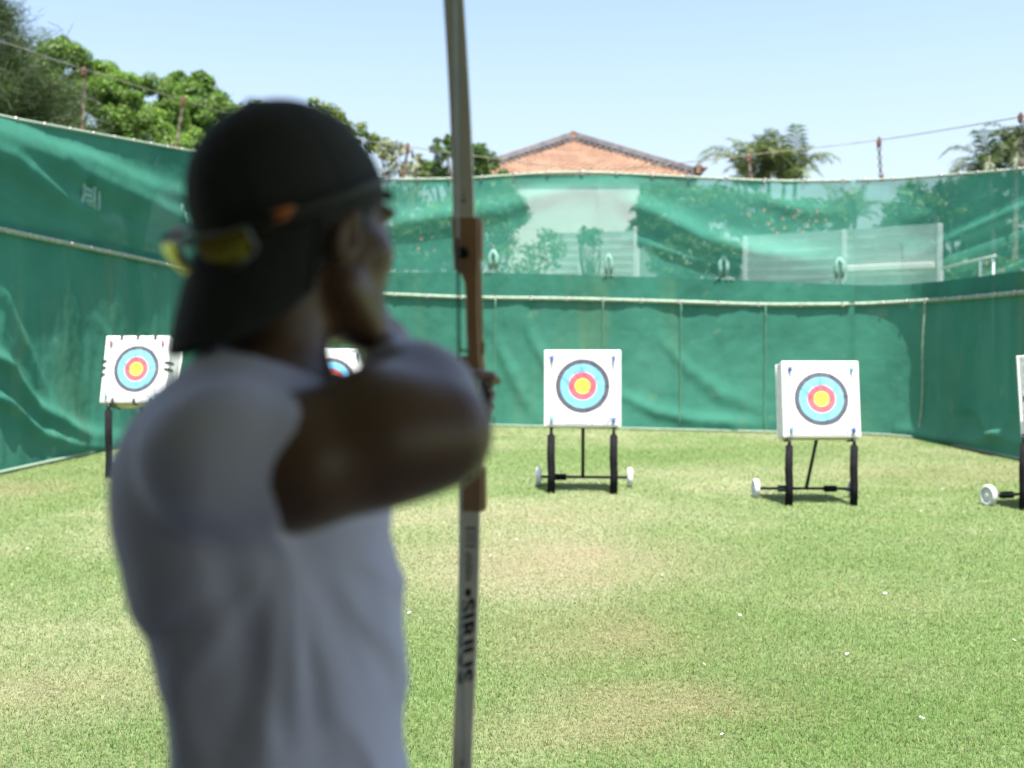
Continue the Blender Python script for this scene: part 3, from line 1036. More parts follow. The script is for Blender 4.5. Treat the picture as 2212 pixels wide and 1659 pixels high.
def leaf_cloud(clumps, per, size, base, rng, spread=1.0, var=0.35, aspect=0.42, up=0.5, tipcol=None):
    """small folded leaves scattered through a set of clumps (centre, radius xyz)"""
    Vs, Cs = [], []
    for (c, r, tone) in clumps:
        n = max(8, int(per * (r[0] * r[2])))
        u = rand_unit(n, rng)
        rad = 1.0 - 0.55 * rng.random(n) ** 2.2
        bump = 1 + 0.12 * rng.normal(size=n)
        p = np.array(c) + u * np.array(r) * (rad * bump * spread)[:, None]
        nm = u * 0.7 + np.array([0, 0, up]) + 0.55 * rng.normal(size=(n, 3))
        nm /= np.linalg.norm(nm, axis=1)[:, None]
        t = np.cross(nm, rand_unit(n, rng)); t /= np.linalg.norm(t, axis=1)[:, None] + 1e-9
        b = np.cross(nm, t)
        s = size * (0.6 + 0.8 * rng.random(n))
        V = np.empty((n, 4, 3))
        V[:, 0] = p - t * s[:, None]
        V[:, 1] = p + b * (s * aspect)[:, None] + nm * (s * .12)[:, None]
        V[:, 2] = p + t * s[:, None] - np.array([0, 0, 1]) * (s * .25)[:, None]
        V[:, 3] = p - b * (s * aspect)[:, None] + nm * (s * .12)[:, None]
        k = (1 + var * rng.normal(size=n) * .6).clip(.45, 1.8)
        col = np.array(base) * tone * k[:, None]
        if tipcol is not None:
            m = rng.random(n) < 0.35
            col[m] = np.array(tipcol) * tone * k[m][:, None]
        Vs.append(V); Cs.append(np.repeat(col[:, None], 4, 1))
    V = np.concatenate(Vs).reshape(-1, 3); C = np.concatenate(Cs).reshape(-1, 3)
    F = np.arange(len(V)).reshape(-1, 4)
    return V, F, C

def crown_clumps(c, r, n, rng, rc=0.26, low=-0.55):
    out = []
    tries = 0
    while len(out) < n and tries < n * 30:
        tries += 1
        u = rand_unit(1, rng)[0]
        if u[2] < low: continue
        f = 0.62 + 0.38 * rng.random() ** .6
        k = rc * (0.65 + 0.7 * rng.random())
        p = np.array(c) + u * np.array(r) * f
        q = min(r[0], r[2]) * k
        if any(np.linalg.norm(p - np.array(o[0])) < 0.75 * max(q, o[1][0]) for o in out) and rng.random() < .75: continue
        out.append((p, (q, q, q * 0.72), 0.75 + 0.5 * rng.random()))
    return out

def tree(name, label, crowns, base, seed, per=900, size=.09, col=(.06, .12, .025), tip=(.11, .19, .03), nclump=40, rc=.26, group='trees beyond the netting', cat='tree', trunk_r=.16, low=-.55, up=.5, ground=None, aspect=.42):
    """crowns: list of (centre Vector, radii) in world; base: (x,y) of the trunk"""
    rng = np.random.default_rng(seed)
    root = empty(name, (base[0], base[1], 0))
    tag(root, label, cat, group)
    o = np.array((base[0], base[1], 0.0))
    cl = []
    for c, r in crowns:
        cl += crown_clumps(np.array(c) - o, r, nclump, rng, rc, low)
    V, F, C = leaf_cloud(cl, per, size, col, rng, tipcol=tip, up=up, aspect=aspect)
    np_mesh('crown', V, F, M_leaf, root, col=C)
    mb = MB()
    c0 = Vector(np.mean([np.array(c) for c, r in crowns], axis=0) - o)
    zt = c0.z
    mb.tube([Vector((0, 0, -.05)), Vector((.06, 0, zt * .25)), Vector((c0.x * .3 - .05, c0.y * .3, zt * .5)), Vector((c0.x * .8, c0.y * .8, zt * .85))],
            [trunk_r * 1.25, trunk_r, trunk_r * .85, trunk_r * .5], 9)
    for k in range(min(16, len(cl))):
        p = Vector(cl[(k * 7) % len(cl)][0])
        st = Vector((c0.x * .3, c0.y * .3, zt * (.45 + .02 * k)))
        md = st.lerp(p, .55) + Vector((rng.normal() * .15, rng.normal() * .15, .1))
        mb.tube([st, md, p], [trunk_r * .42, trunk_r * .25, trunk_r * .08], 6)
    mb.build('trunk', M_bark, root, True)
    return root

def C2(px, py, rx, ry, d, rd=None):
    s = d / FPX
    return (P(px, py, d), (rx * s, (rd if rd else (rx + ry) * .5) * s, ry * s))

# left: broad-leaved trees behind the left netting
tree('broadleaf_tree', 'tall broad green tree with an open top sprig beside the feathery dark tree',
     [C2(135, 135, 60, 50, 23), C2(170, 240, 110, 80, 23), C2(150, 390, 130, 110, 23)], (P(160, 600, 23.4).x, 23.4), 1, per=9000, size=.041, nclump=60, rc=.28, col=(.09, .165, .035), tip=(.15, .24, .045))
tree('broadleaf_tree', 'wide rounded green tree behind the left netting between the two rod hangers',
     [C2(300, 235, 100, 72, 24), C2(310, 330, 130, 90, 24), C2(225, 175, 40, 42, 24.5)], (P(300, 600, 25).x, 25.0), 2, per=9000, size=.041, nclump=66, rc=.26, col=(.10, .18, .035), tip=(.165, .26, .05))
tree('broadleaf_tree', 'green tree behind the left netting nearest the black cap, topped by small tufts',
     [C2(415, 255, 78, 80, 27), C2(470, 330, 90, 110, 27.5), C2(436, 182, 26, 26, 27), C2(385, 175, 24, 22, 27)], (P(430, 600, 28).x, 28.0), 3, per=7000, size=.046, nclump=58, rc=.26, col=(.085, .16, .035), tip=(.14, .23, .045))
tree('broadleaf_tree', 'paler tree with thin outer sprays rising behind the black cap',
     [C2(560, 290, 75, 62, 33), C2(690, 285, 70, 62, 33), C2(765, 310, 52, 46, 33), C2(650, 400, 130, 100, 33)], (P(660, 700, 34).x, 34.0), 4, per=1700, size=.09, nclump=26, rc=.26, col=(.075, .12, .035), tip=(.14, .18, .05))
# feathery casuarina, far left
def feathery(label, px, pytop, d, seed):
    rng = np.random.default_rng(seed)
    q = P(px, 600, d)
    root = empty('feathery_tree', (q.x, q.y, 0)); tag(root, label, 'tree', 'trees beyond the netting')
    top = P(px, pytop, d).z
    mb = MB(); mb.tube([Vector((0, 0, 0)), Vector((.1, 0, top * .5)), Vector((0, 0, top * .97))], [.2, .13, .02], 8)
    Vs, Cs = [], []
    for k in range(90):
        t = rng.random() ** .8
        z = 2.2 + (top - 2.3) * t
        L = (2.0 * (1 - t) ** .7 + .25)
        a = rng.random() * 2 * math.pi
        dv = np.array([math.cos(a), math.sin(a), .55])
        e = np.array([0, 0, z]) + dv * L
        mb.tube([Vector((0, 0, z)), Vector(np.array([0, 0, z]) + dv * L * .5 + np.array([0, 0, .05])), Vector(e)], [.03, .018, .006], 5)
        n = 260
        tt = .2 + .85 * rng.random(n)
        p = np.array([0, 0, z]) + dv * L * tt[:, None] + rng.normal(size=(n, 3)) * .16
        dr = dv * .6 + np.array([0, 0, -.35]) + rng.normal(size=(n, 3)) * .5
        dr /= np.linalg.norm(dr, axis=1)[:, None]
        sd = np.cross(dr, rand_unit(n, rng)); sd /= np.linalg.norm(sd, axis=1)[:, None]
        ln = .16 + .2 * rng.random(n)
        V = np.stack([p - sd * .006, p + sd * .006, p + dr * ln[:, None] + sd * .003, p + dr * ln[:, None] - sd * .003], 1)
        c = np.array([.055, .085, .035]) * (1 + .35 * rng.normal(size=n)).clip(.4, 1.8)[:, None]
        Vs.append(V); Cs.append(np.repeat(c[:, None], 4, 1))
    V = np.concatenate(Vs).reshape(-1, 3)
    np_mesh('crown', V, np.arange(len(V)).reshape(-1, 4), M_leaf, root, col=np.concatenate(Cs).reshape(-1, 3))
    mb.build('trunk', M_bark, root, True)
feathery('feathery dark needle leaved tree at the far left edge behind the netting', -8, 28, 19, 5)
feathery('lower feathery needle leaved tree peeping over the left netting, in front of the broad trees', 62, 170, 20.5, 6)

tree('scrub_bush', 'pale dry scrub with bare twigs between the cap and the bow', [C2(862, 350, 44, 46, 30), C2(900, 385, 40, 40, 30), C2(835, 330, 22, 26, 30)], (P(870, 600, 30).x, 30.0), 8, per=420, size=.10, nclump=18, rc=.34,
     col=(.17, .19, .10), tip=(.24, .24, .14), trunk_r=.07, cat='bush', group='bushes beyond the netting')
tree('round_bush', 'dense rounded green tree behind the bow limb, left of the tiled roof', [C2(985, 352, 74, 52, 30), C2(1050, 368, 40, 36, 30), C2(930, 375, 34, 30, 30), C2(960, 305, 22, 14, 30)], (P(990, 600, 30).x, 30.2), 9, per=3200, size=.065, nclump=26, rc=.28,
     col=(.05, .10, .02), tip=(.09, .15, .03), trunk_r=.12)

# flowering hedges behind the far netting
M_flower = pmat("orange_flower", (0.40, 0.10, 0.04), 0.6, var=0.2)
def hedge(name, label, crowns, base, seed, flowers=(), nclump=26, col=(.055, .105, .022), tip=(.10, .165, .035), per=1700):
    root = tree(name, label, crowns, base, seed, per=per, size=.075, nclump=nclump * 3, rc=.34, col=col, tip=tip, trunk_r=.08, cat='hedge', group='hedges beyond the netting', low=-.9)
    rng = np.random.default_rng(seed + 50)
    for (px, py, d) in flowers:
        mb = MB()
        c = P(px, py, d) - Vector(root.location)
        for k in range(5):
            a = 2 * math.pi * k / 5
            u = Vector((math.cos(a), -.35, math.sin(a)))
            s = Vector((-math.sin(a), 0, math.cos(a)))
            mb.add([c, c + u * .03 + s * .022, c + u * .06, c + u * .03 - s * .022], [(0, 1, 2, 3)])
        mb.build('flower', M_flower, root)
    return root
rng0 = random.Random(3)
f1 = [(rng0.uniform(840, 1110), rng0.uniform(500, 565), 25.6) for _ in range(9)]
hedge('flowering_hedge', 'green flowering hedge behind the far netting, between the face and the white house wall', [C2(1000, 500, 110, 62, 26.5), C2(900, 530, 90, 55, 26.5), C2(1085, 455, 50, 42, 27)], (P(980, 700, 26.8).x, 26.8), 20, f1)
hedge('weedy_bush', 'thin weedy growth in front of the first panel fence, behind the far netting', [C2(1120, 560, 60, 40, 24.6), C2(1180, 540, 40, 45, 24.8)], (P(1140, 700, 24.8).x, 24.8), 21, [(1095, 560, 24.2), (1175, 565, 24.2)], nclump=12, col=(.10, .15, .045), tip=(.17, .2, .08), per=420)
hedge('shrub', 'small round shrub standing in front of the white house wall', [C2(1272, 512, 30, 20, 25.0)], (P(1272, 700, 25.0).x, 25.0), 22, nclump=10, per=900)
hedge('leafy_tree', 'dark leafy tree overlapping the right corner of the white house wall', [C2(1450, 470, 72, 60, 27), C2(1395, 500, 36, 32, 27), C2(1420, 430, 30, 36, 27.5)], (P(1450, 700, 27.3).x, 27.3), 23, nclump=22)
f2 = [(rng0.uniform(1590, 1790), rng0.uniform(450, 505), 25.8) for _ in range(15)]
hedge('flowering_hedge', 'orange flowered hedge above the long panel fence behind the far netting', [C2(1600, 470, 130, 52, 27), C2(1720, 480, 110, 45, 27), C2(1530, 440, 60, 40, 27.5)], (P(1640, 700, 27.2).x, 27.2), 24, f2)
hedge('undergrowth_bush', 'low shady bush between the two panel fences behind the far netting', [C2(1470, 560, 70, 45, 25.5), C2(1560, 560, 50, 40, 25.5)], (P(1500, 700, 25.6).x, 25.6), 25, nclump=20)
tree('leafy_tree', 'large soft green tree behind the right end of the netting, below the dark palm', [C2(2040, 470, 120, 80, 25), C2(2150, 440, 110, 70, 25), C2(1960, 510, 60, 50, 25), C2(2120, 540, 110, 60, 25)], (P(2080, 700, 25.5).x, 25.5), 26, per=1900, size=.075, nclump=60, rc=.28, col=(.06, .11, .03), tip=(.10, .16, .04))
f3 = [(rng0.uniform(2030, 2180), rng0.uniform(560, 600), 22.6) for _ in range(6)]
hedge('flowering_hedge', 'low hedge with a few orange flowers behind the right end of the panel fence', [C2(2100, 600, 100, 45, 23.5)], (P(2100, 720, 23.6).x, 23.6), 27, f3)

tree('scrub_bush', 'pale filler scrub added behind the far netting between the cap and the white house wall', [C2(930, 430, 130, 55, 31), C2(1060, 430, 60, 50, 31)], (P(950, 700, 31).x, 31.0), 28, per=900, size=.10, nclump=46, rc=.32, col=(.13, .18, .07), tip=(.20, .24, .10), trunk_r=.07, cat='bush', group='bushes beyond the netting', low=-.9)  # filler added to block bright sky; pale tone stands in for the lit net
# palms
M_pbark = pmat('palm_trunk', (0.24, 0.21, 0.16), 0.9, var=0.3, scale=5, bump=0.5, bscale=18)
def palm(label, px, py, d, nf, L, seed, col, tip, stems=((0, 0, 1.0),), droop=1.0):
    rng = np.random.default_rng(seed)
    top = P(px, py, d)
    root = empty('palm_tree', (top.x, top.y, 0)); tag(root, label, 'palm', 'palms beyond the netting')
    mbt = MB()
    Vs, Fs, Cs = [], [], []
    nv = 0
    for (sx, sy, hz) in stems:
        z0 = top.z * hz
        mbt.tube([Vector((sx * .4, sy * .4, 0)), Vector((sx * .7, sy * .7, z0 * .5)), Vector((sx, sy, z0))], [.10, .075, .06], 8)
        for k in range(nf):
            a = 2 * math.pi * (k + .4 * rng.random()) / nf
            el = R(rng.uniform(48, 86))
            LL = L * rng.uniform(.75, 1.1)
            p = np.array([sx, sy, z0]); dv = np.array([math.cos(a) * math.cos(el), math.sin(a) * math.cos(el), math.sin(el)])
            nseg = 16
            pts = [p]
            for q in range(nseg):
                dv = dv + np.array([0, 0, -.165 * droop * (0.35 + q / nseg)])
                dv /= np.linalg.norm(dv)
                p = p + dv * LL / nseg
                pts.append(p)
            pts = np.array(pts)
            mbt.tube([Vector(x) for x in pts[::2]], [.018 * (1 - .09 * i) for i in range(len(pts[::2]))], 5, mi=1)
            for q in range(2, nseg + 1):
                tg = pts[q] - pts[q - 1]; tg /= np.linalg.norm(tg)
                up = np.array([0, 0, 1.0]); sd = np.cross(tg, up); sd /= np.linalg.norm(sd) + 1e-9
                nb = np.cross(sd, tg)
                for h in (0, .5):
                    for sg in (-1, 1):
                        b0 = pts[q] - tg * h * LL / nseg
                        ln = LL * .26 * math.sin(math.pi * (0.12 + .8 * q / (nseg + 1))) * rng.uniform(.8, 1.1)
                        dd = sd * sg * .8 + tg * .55 + nb * .28 + np.array([0, 0, -.18]) + rng.normal(size=3) * .08
                        dd /= np.linalg.norm(dd)
                        m1 = b0 + dd * ln * .5; e1 = b0 + dd * ln + np.array([0, 0, -.28 * ln])
                        wv = tg * LL * .013
                        V = np.array([b0 - wv * .5, b0 + wv * .5, m1 + wv, m1 - wv, e1])
                        Vs.append(V); Fs.append(nv); nv += 5
                        c = np.array(col if rng.random() < .6 else tip) * rng.uniform(.7, 1.3)
                        Cs.append(np.repeat(c[None], 5, 0))
    V = np.concatenate(Vs); C = np.concatenate(Cs); o = np.array(Fs)[:, None]
    np_mesh('crown', V, [o + np.array([[0, 1, 2, 3]]), o + np.array([[3, 2, 4]])], M_frond, root, col=C)
    mbt.build('trunk', [M_pbark, M_pbark], root, True)
palm('clumped areca palm with arching fronds against the sky, right of the tiled roof', 1664, 376, 31, 10, 1.75, 31, (.065, .10, .03), (.13, .165, .06), ((-.75, 0, .98), (0, .2, 1.0), (.75, 0, .97), (.3, -.4, .93), (-.3, .5, .93)), 1.15)
palm('smaller palm seen through the far netting where the sky shows between the trees', 1820, 470, 29, 10, 1.35, 32, (.055, .10, .03), (.10, .15, .05), ((-.2, 0, .98), (.35, 0, 1.0), (.1, .3, .9)), 1.1)
palm('dark glossy palm rising over the right netting at the edge of the view', 2195, 366, 24, 18, 1.45, 33, (.035, .062, .018), (.075, .11, .035), ((0, 0, 1.0), (-.5, .2, .95), (.5, .1, 1.04)), 1.25)

# ================================================================== house with a tiled hip roof
def tile_mat():
    m, nt, out = new_mat('roof_tile')
    tc = N(nt, 'ShaderNodeTexCoord')
    uv = N(nt, 'ShaderNodeAttribute', attribute_name='UVMap')
    br = N(nt, 'ShaderNodeTexBrick')
    br.inputs['Scale'].default_value = 1.0
    br.inputs['Brick Width'].default_value = 0.26; br.inputs['Row Height'].default_value = 0.24
    br.inputs['Mortar Size'].default_value = 0.045
    br.inputs['Color1'].default_value = (0.175, 0.100, 0.054, 1); br.inputs['Color2'].default_value = (0.24, 0.142, 0.078, 1)
    br.inputs['Mortar'].default_value = (0.08, 0.034, 0.022, 1)
    nt.links.new(uv.outputs['Vector'], br.inputs['Vector'])
    nz = N(nt, 'ShaderNodeTexNoise'); nz.inputs['Scale'].default_value = 1.3; nz.inputs['Detail'].default_value = 6
    nt.links.new(tc.outputs['Object'], nz.inputs['Vector'])
    mx = N(nt, 'ShaderNodeMix', data_type='RGBA')
    mx.inputs[7].default_value = (0.26, 0.175, 0.11, 1)
    rp = N(nt, 'ShaderNodeValToRGB'); rp.color_ramp.elements[0].position = .45; rp.color_ramp.elements[1].position = .8
    rp.color_ramp.elements[0].color = (0, 0, 0, 1); rp.color_ramp.elements[1].color = (.7, .7, .7, 1)
    nt.links.new(nz.outputs['Fac'], rp.inputs['Fac']); nt.links.new(rp.outputs['Color'], mx.inputs[0])
    nt.links.new(br.outputs['Color'], mx.inputs[6])
    b = N(nt, 'ShaderNodeBsdfPrincipled'); b.inputs['Roughness'].default_value = .85
    nt.links.new(mx.outputs[2], b.inputs['Base Color'])
    nt.links.new(b.outputs[0], out.inputs['Surface'])
    return m
M_tile = tile_mat()
M_white = pmat('white_render', (0.80, 0.80, 0.77), 0.85, var=0.06, scale=1.2, bump=0.15, bscale=30)
M_wallp = pmat('painted_wall', (0.66, 0.665, 0.65), 0.9, var=0.08, scale=1.0, bump=0.15, bscale=30)
M_ridge = pmat('ridge_mortar', (0.115, 0.108, 0.11), 0.85, var=0.3, scale=4)
M_glass = pmat('dark_glass', (0.05, 0.06, 0.07), 0.1, var=0.1)
M_wood_dk = pmat('dark_timber', (0.08, 0.055, 0.04), 0.7, var=0.2)

def house():
    apex = P(1238, 301, 37.5)
    el = P(971, 385, 33.5); er = P(1509, 381, 33.5)
    ze = er.z
    cx = apex.x
    hw = er.x - cx
    root = empty('house', (cx, 38.0, 0)); tag(root, 'white walled house with an orange tiled hip roof beyond the far netting', 'house')
    O = Vector(root.location)
    yb = apex.y + 9
    yf = er.y
    loc = lambda x, y, z: Vector((x, y, z)) - O
    A = loc(cx, apex.y, apex.z); B = loc(cx, yb - (apex.y - yf), apex.z)
    c = [loc(cx - hw, yf, ze), loc(cx + hw, yf, ze), loc(cx + hw, yb, ze), loc(cx - hw, yb, ze)]
    # corrugated tile courses: each slope is a strip of rounded cover tiles
    me_v, me_f, me_uv = [], [], []
    def slope(p0, p1, t0, t1):
        """eave p0->p1, top t0->t1 (t0==t1 for the hip ends); tiles run straight up the slope"""
        e = (p1 - p0); L = e.length; e = e.normalized()
        up = ((t0 + t1) / 2 - (p0 + p1) / 2); up = (up - e * up.dot(e)); H = up.length; up = up.normalized()
        nrm = e.cross(up).normalized()
        if nrm.z < 0: nrm = -nrm
        n = int(L / .065); m = int(H / .24)
        a0, a1 = (t0 - p0).dot(e), (t1 - p0).dot(e)
        base = len(me_v)
        for i in range(n + 1):
            x = L * i / n
            # height limit of the slope at this column
            if x < a0: hmax = H * x / a0
            elif x > a1: hmax = H * (L - x) / (L - a1)
            else: hmax = H
            for j in range(m + 1):
                y = min(hmax, H * j / m)
                k = .035 * abs(math.sin(math.pi * x / .26)) + .02 * ((y / .24) % 1.0 < .5)
                me_v.append(p0 + e * x + up * y + nrm * k); me_uv.append((x, y))
        for i in range(n):
            for j in range(m):
                q = base + i * (m + 1) + j
                me_f.append((q, q + m + 1, q + m + 2, q + 1))
    slope(c[0], c[1], A, A)
    slope(c[1], c[2], A, B)
    slope(c[2], c[3], B, B)
    slope(c[3], c[0], B, A)
    me = bpy.data.meshes.new('roof')
    me.from_pydata([tuple(v) for v in me_v], [], me_f)
    uvl = me.uv_layers.new(name='UVMap')
    li = np.empty(len(me.loops), dtype=np.int32); me.loops.foreach_get('vertex_index', li)
    uvl.data.foreach_set('uv', np.array(me_uv, dtype=np.float32)[li].ravel())
    me.materials.append(M_tile)
    roof = link('roof', me, root)
    # ridges: dark mortar rolls with scalloped lower edge and upturned end ornaments
    for p, q in ((c[0], A), (c[1], A), (A, B), (B, c[2]), (B, c[3])):
        mb = MB()
        d = q - p; L = d.length; d = d.normalized()
        mb.tube([p + d * .1 + Vector((0, 0, .10)), q + Vector((0, 0, .12))], .10, 8, 0)
        n = int(L / .28)
        side = d.cross(Vector((0, 0, 1))).normalized()
        for k in range(n):
            for sg in (-1, 1):
                mb.blob(p + d * (.28 * (k + .5)) + side * sg * .17 + Vector((0, 0, .01)), (.09, .09, .06), nu=8, nv=6)
        mb.tube([p + Vector((0, 0, .21)), q + Vector((0, 0, .24))], .05, 8, 0)
        mb.build('ridge', [M_ridge, M_tile], roof, True)
    mb = MB()
    mb.lathe(A + Vector((0, -.1, .02)), (0, 0, 1), [(.18, 0), (.13, .08), (.08, .14), (.10, .20), (.07, .25), (.0, .29)], 12)
    mb.build('finial', M_tile, roof, True)
    for p in (c[1], c[0]):
        mb = MB()
        mb.box(p + Vector((0, .1, .2)), (.28, .3, .34), bev=.06)
        mb.tube([p + Vector((.1 * (1 if p is c[1] else -1), 0, .2)), p + Vector((.28 * (1 if p is c[1] else -1), 0, .28))], [.09, .03], 8)
        mb.build('ridge_ornament', M_tile, roof, True)
    # eaves, rafters ends, walls
    mb = MB()
    mb.box(((c[0] + c[2]) / 2) + Vector((0, 0, -.10)), (2 * hw - .06, yb - yf - .06, .16))
    mb.build('eaves', M_wood_dk, root)
    wx0, wx1 = cx - 2.3, P(1380, 500, 33.8).x
    yw = 33.8
    mb = MB()
    H = ze - .18
    mb.box(loc((wx0 + wx1) / 2, (yw + yb - 1.5) / 2, H / 2), (wx1 - wx0, yb - 1.5 - yw, H))
    mb.build('wall', M_wallp, root)
    mb = MB()
    mb.box(loc(wx1 + .75, yw + 2.2, H / 2), (1.5 - .006, 1.2, H))
    mb.build('side_wall', M_white, root)
    for (x, z) in ((wx1 + .02, 4.6), (wx1 + .02, 1.5)):
        mb = MB()
        q = loc(x + .03, yw + 4.6, z)
        for s in (-1, 1):
            mb.box(q + Vector((0, s * .62, 0)), (.08, .08, 1.4)); mb.box(q + Vector((0, 0, s * .66)), (.08, 1.16, .08))
        f = mb.build('window', M_wood_dk, root)
        mb = MB(); mb.box(q + Vector((-.01, 0, 0)), (.03, 1.16, 1.24)); mb.build('pane', M_glass, f)
    for (x, z) in ((wx1 + 1.48, yw + 1.2),):
        pass
house()

# ================================================================== panel fences and low rail behind the far netting
M_panel = pmat('grey_panel', (0.56, 0.58, 0.57), 0.5, 0.1, var=0.12, scale=2.5, bump=0.1)
M_post = pmat('pale_post', (0.66, 0.67, 0.68), 0.5, 0.2, var=0.1, scale=4)
def panel_fence(label, x0, y0, x1, y1, d0, d1, posts, rail=None):
    a = P(x0, y0, d0); b = P(x1, y1, d1)
    root = empty('panel_fence', ((a.x + b.x) / 2, (a.y + b.y) / 2, 0)); tag(root, label, 'fence', 'slatted panel fences beyond the netting')
    O = Vector(root.location)
    ztop = max(a.z, b.z)
    e = Vector((b.x - a.x, b.y - a.y, 0)); L = e.length; e = e.normalized()
    nrm = Vector((e.y, -e.x, 0))
    ang = Matrix.Rotation(math.atan2(e.y, e.x), 3, 'Z')
    n = len(posts) - 1
    for k in range(n):
        t0, t1 = posts[k], posts[k + 1]
        mb = MB()
        c = Vector((a.x, a.y, 0)) + e * (L * (t0 + t1) / 2) - O
        ln = L * (t1 - t0) - .08
        z = .12
        while z < ztop - .1:                       # overlapping lapped slats, each tilted a little
            mb.box(c + Vector((0, 0, z + .085)), (ln, .025, .185), ang @ Matrix.Rotation(R(9), 3, 'X'))
            z += .20
        mb.build('slat_panel', M_panel, root)
    for t in posts:
        mb = MB()
        q = Vector((a.x, a.y, 0)) + e * (L * t) - O
        mb.box(q + Vector((0, 0, ztop / 2 + .03)), (.10, .10, ztop + .06), ang, bev=.01)
        mb.build('post', M_post, root)
    if rail:
        mb = MB()
        q0 = Vector((a.x, a.y, 0)) + e * (L * rail[0]) - O + nrm * .14; q1 = Vector((a.x, a.y, 0)) + e * (L * rail[1]) - O + nrm * .14
        z = rail[2]
        mb.box((q0 + q1) / 2 + Vector((0, 0, z)), ((q1 - q0).length, .09, .13), ang, bev=.015)
        mb.build('rail', M_white, root)
panel_fence('short slatted grey panel fence below the white house wall, behind the netting', 1190, 500, 1372, 503, 27.0, 26.5, (0, .35, 1.0))
panel_fence('long slatted grey panel fence with a white rail, behind the right of the far netting', 1610, 516, 2030, 528, 24.0, 21.6, (0, .535, 1.0), (.56, .985, zat(22.4, 579)))
def low_rail():
    a = P(2034, 580, 21.6); b = P(2150, 553, 19.9)
    root = empty('handrail', (a.x, a.y, 0)); tag(root, 'pale sloping handrail behind the right netting, running up from the panel fence', 'handrail')
    O = Vector(root.location)
    mb = MB(); mb.tube([a - O, b - O], .03, 8); mb.build('rail', M_post, root, True)
    for t in (.03, .75, .97):
        q = a.lerp(b, t) - O
        mb = MB(); mb.cyl((q.x, q.y, 0), q, .028, n=8); mb.build('post', M_post, root, True)
low_rail()
# ================================================================== wheeled archery targets
M_foam = pmat('white_foam', (0.66, 0.655, 0.64), 0.9, var=0.05, scale=6, bump=0.25, bscale=30)
M_foam_side = pmat('foam_layers', (0.72, 0.71, 0.68), 0.95, var=0.10, scale=14, bump=0.5, bscale=22)
M_yfoam = pmat('yellowed_foam', (0.60, 0.54, 0.37), 0.95, var=0.15, scale=10, bump=0.3)
M_paper = pmat('target_paper', (0.80, 0.81, 0.82), 0.6, var=0.03, scale=3, bump=0.22, bscale=5)
M_black = pmat('black_foam_sleeve', (0.009, 0.009, 0.011), 0.95, spec=.15, var=0.3, scale=20, bump=0.5, bscale=50)
M_blkmetal = pmat('black_steel', (0.022, 0.022, 0.024), 0.5, 0.3, var=0.3, scale=10)
M_tyre = pmat('grey_wheel', (0.50, 0.51, 0.53), 0.6, var=0.15, scale=20)
M_hub = pmat('pale_hub', (0.62, 0.62, 0.60), 0.5, var=0.1)
M_strap = pmat('black_strap', (0.015, 0.015, 0.016), 0.7, var=0.2)
M_pin_b = pmat('blue_pin', (0.02, 0.05, 0.28), 0.4, var=0.1)
M_pin_c = pmat('cyan_pin', (0.10, 0.45, 0.62), 0.4, var=0.1)
M_pin_r = pmat('red_pin', (0.45, 0.03, 0.06), 0.4, var=0.1)

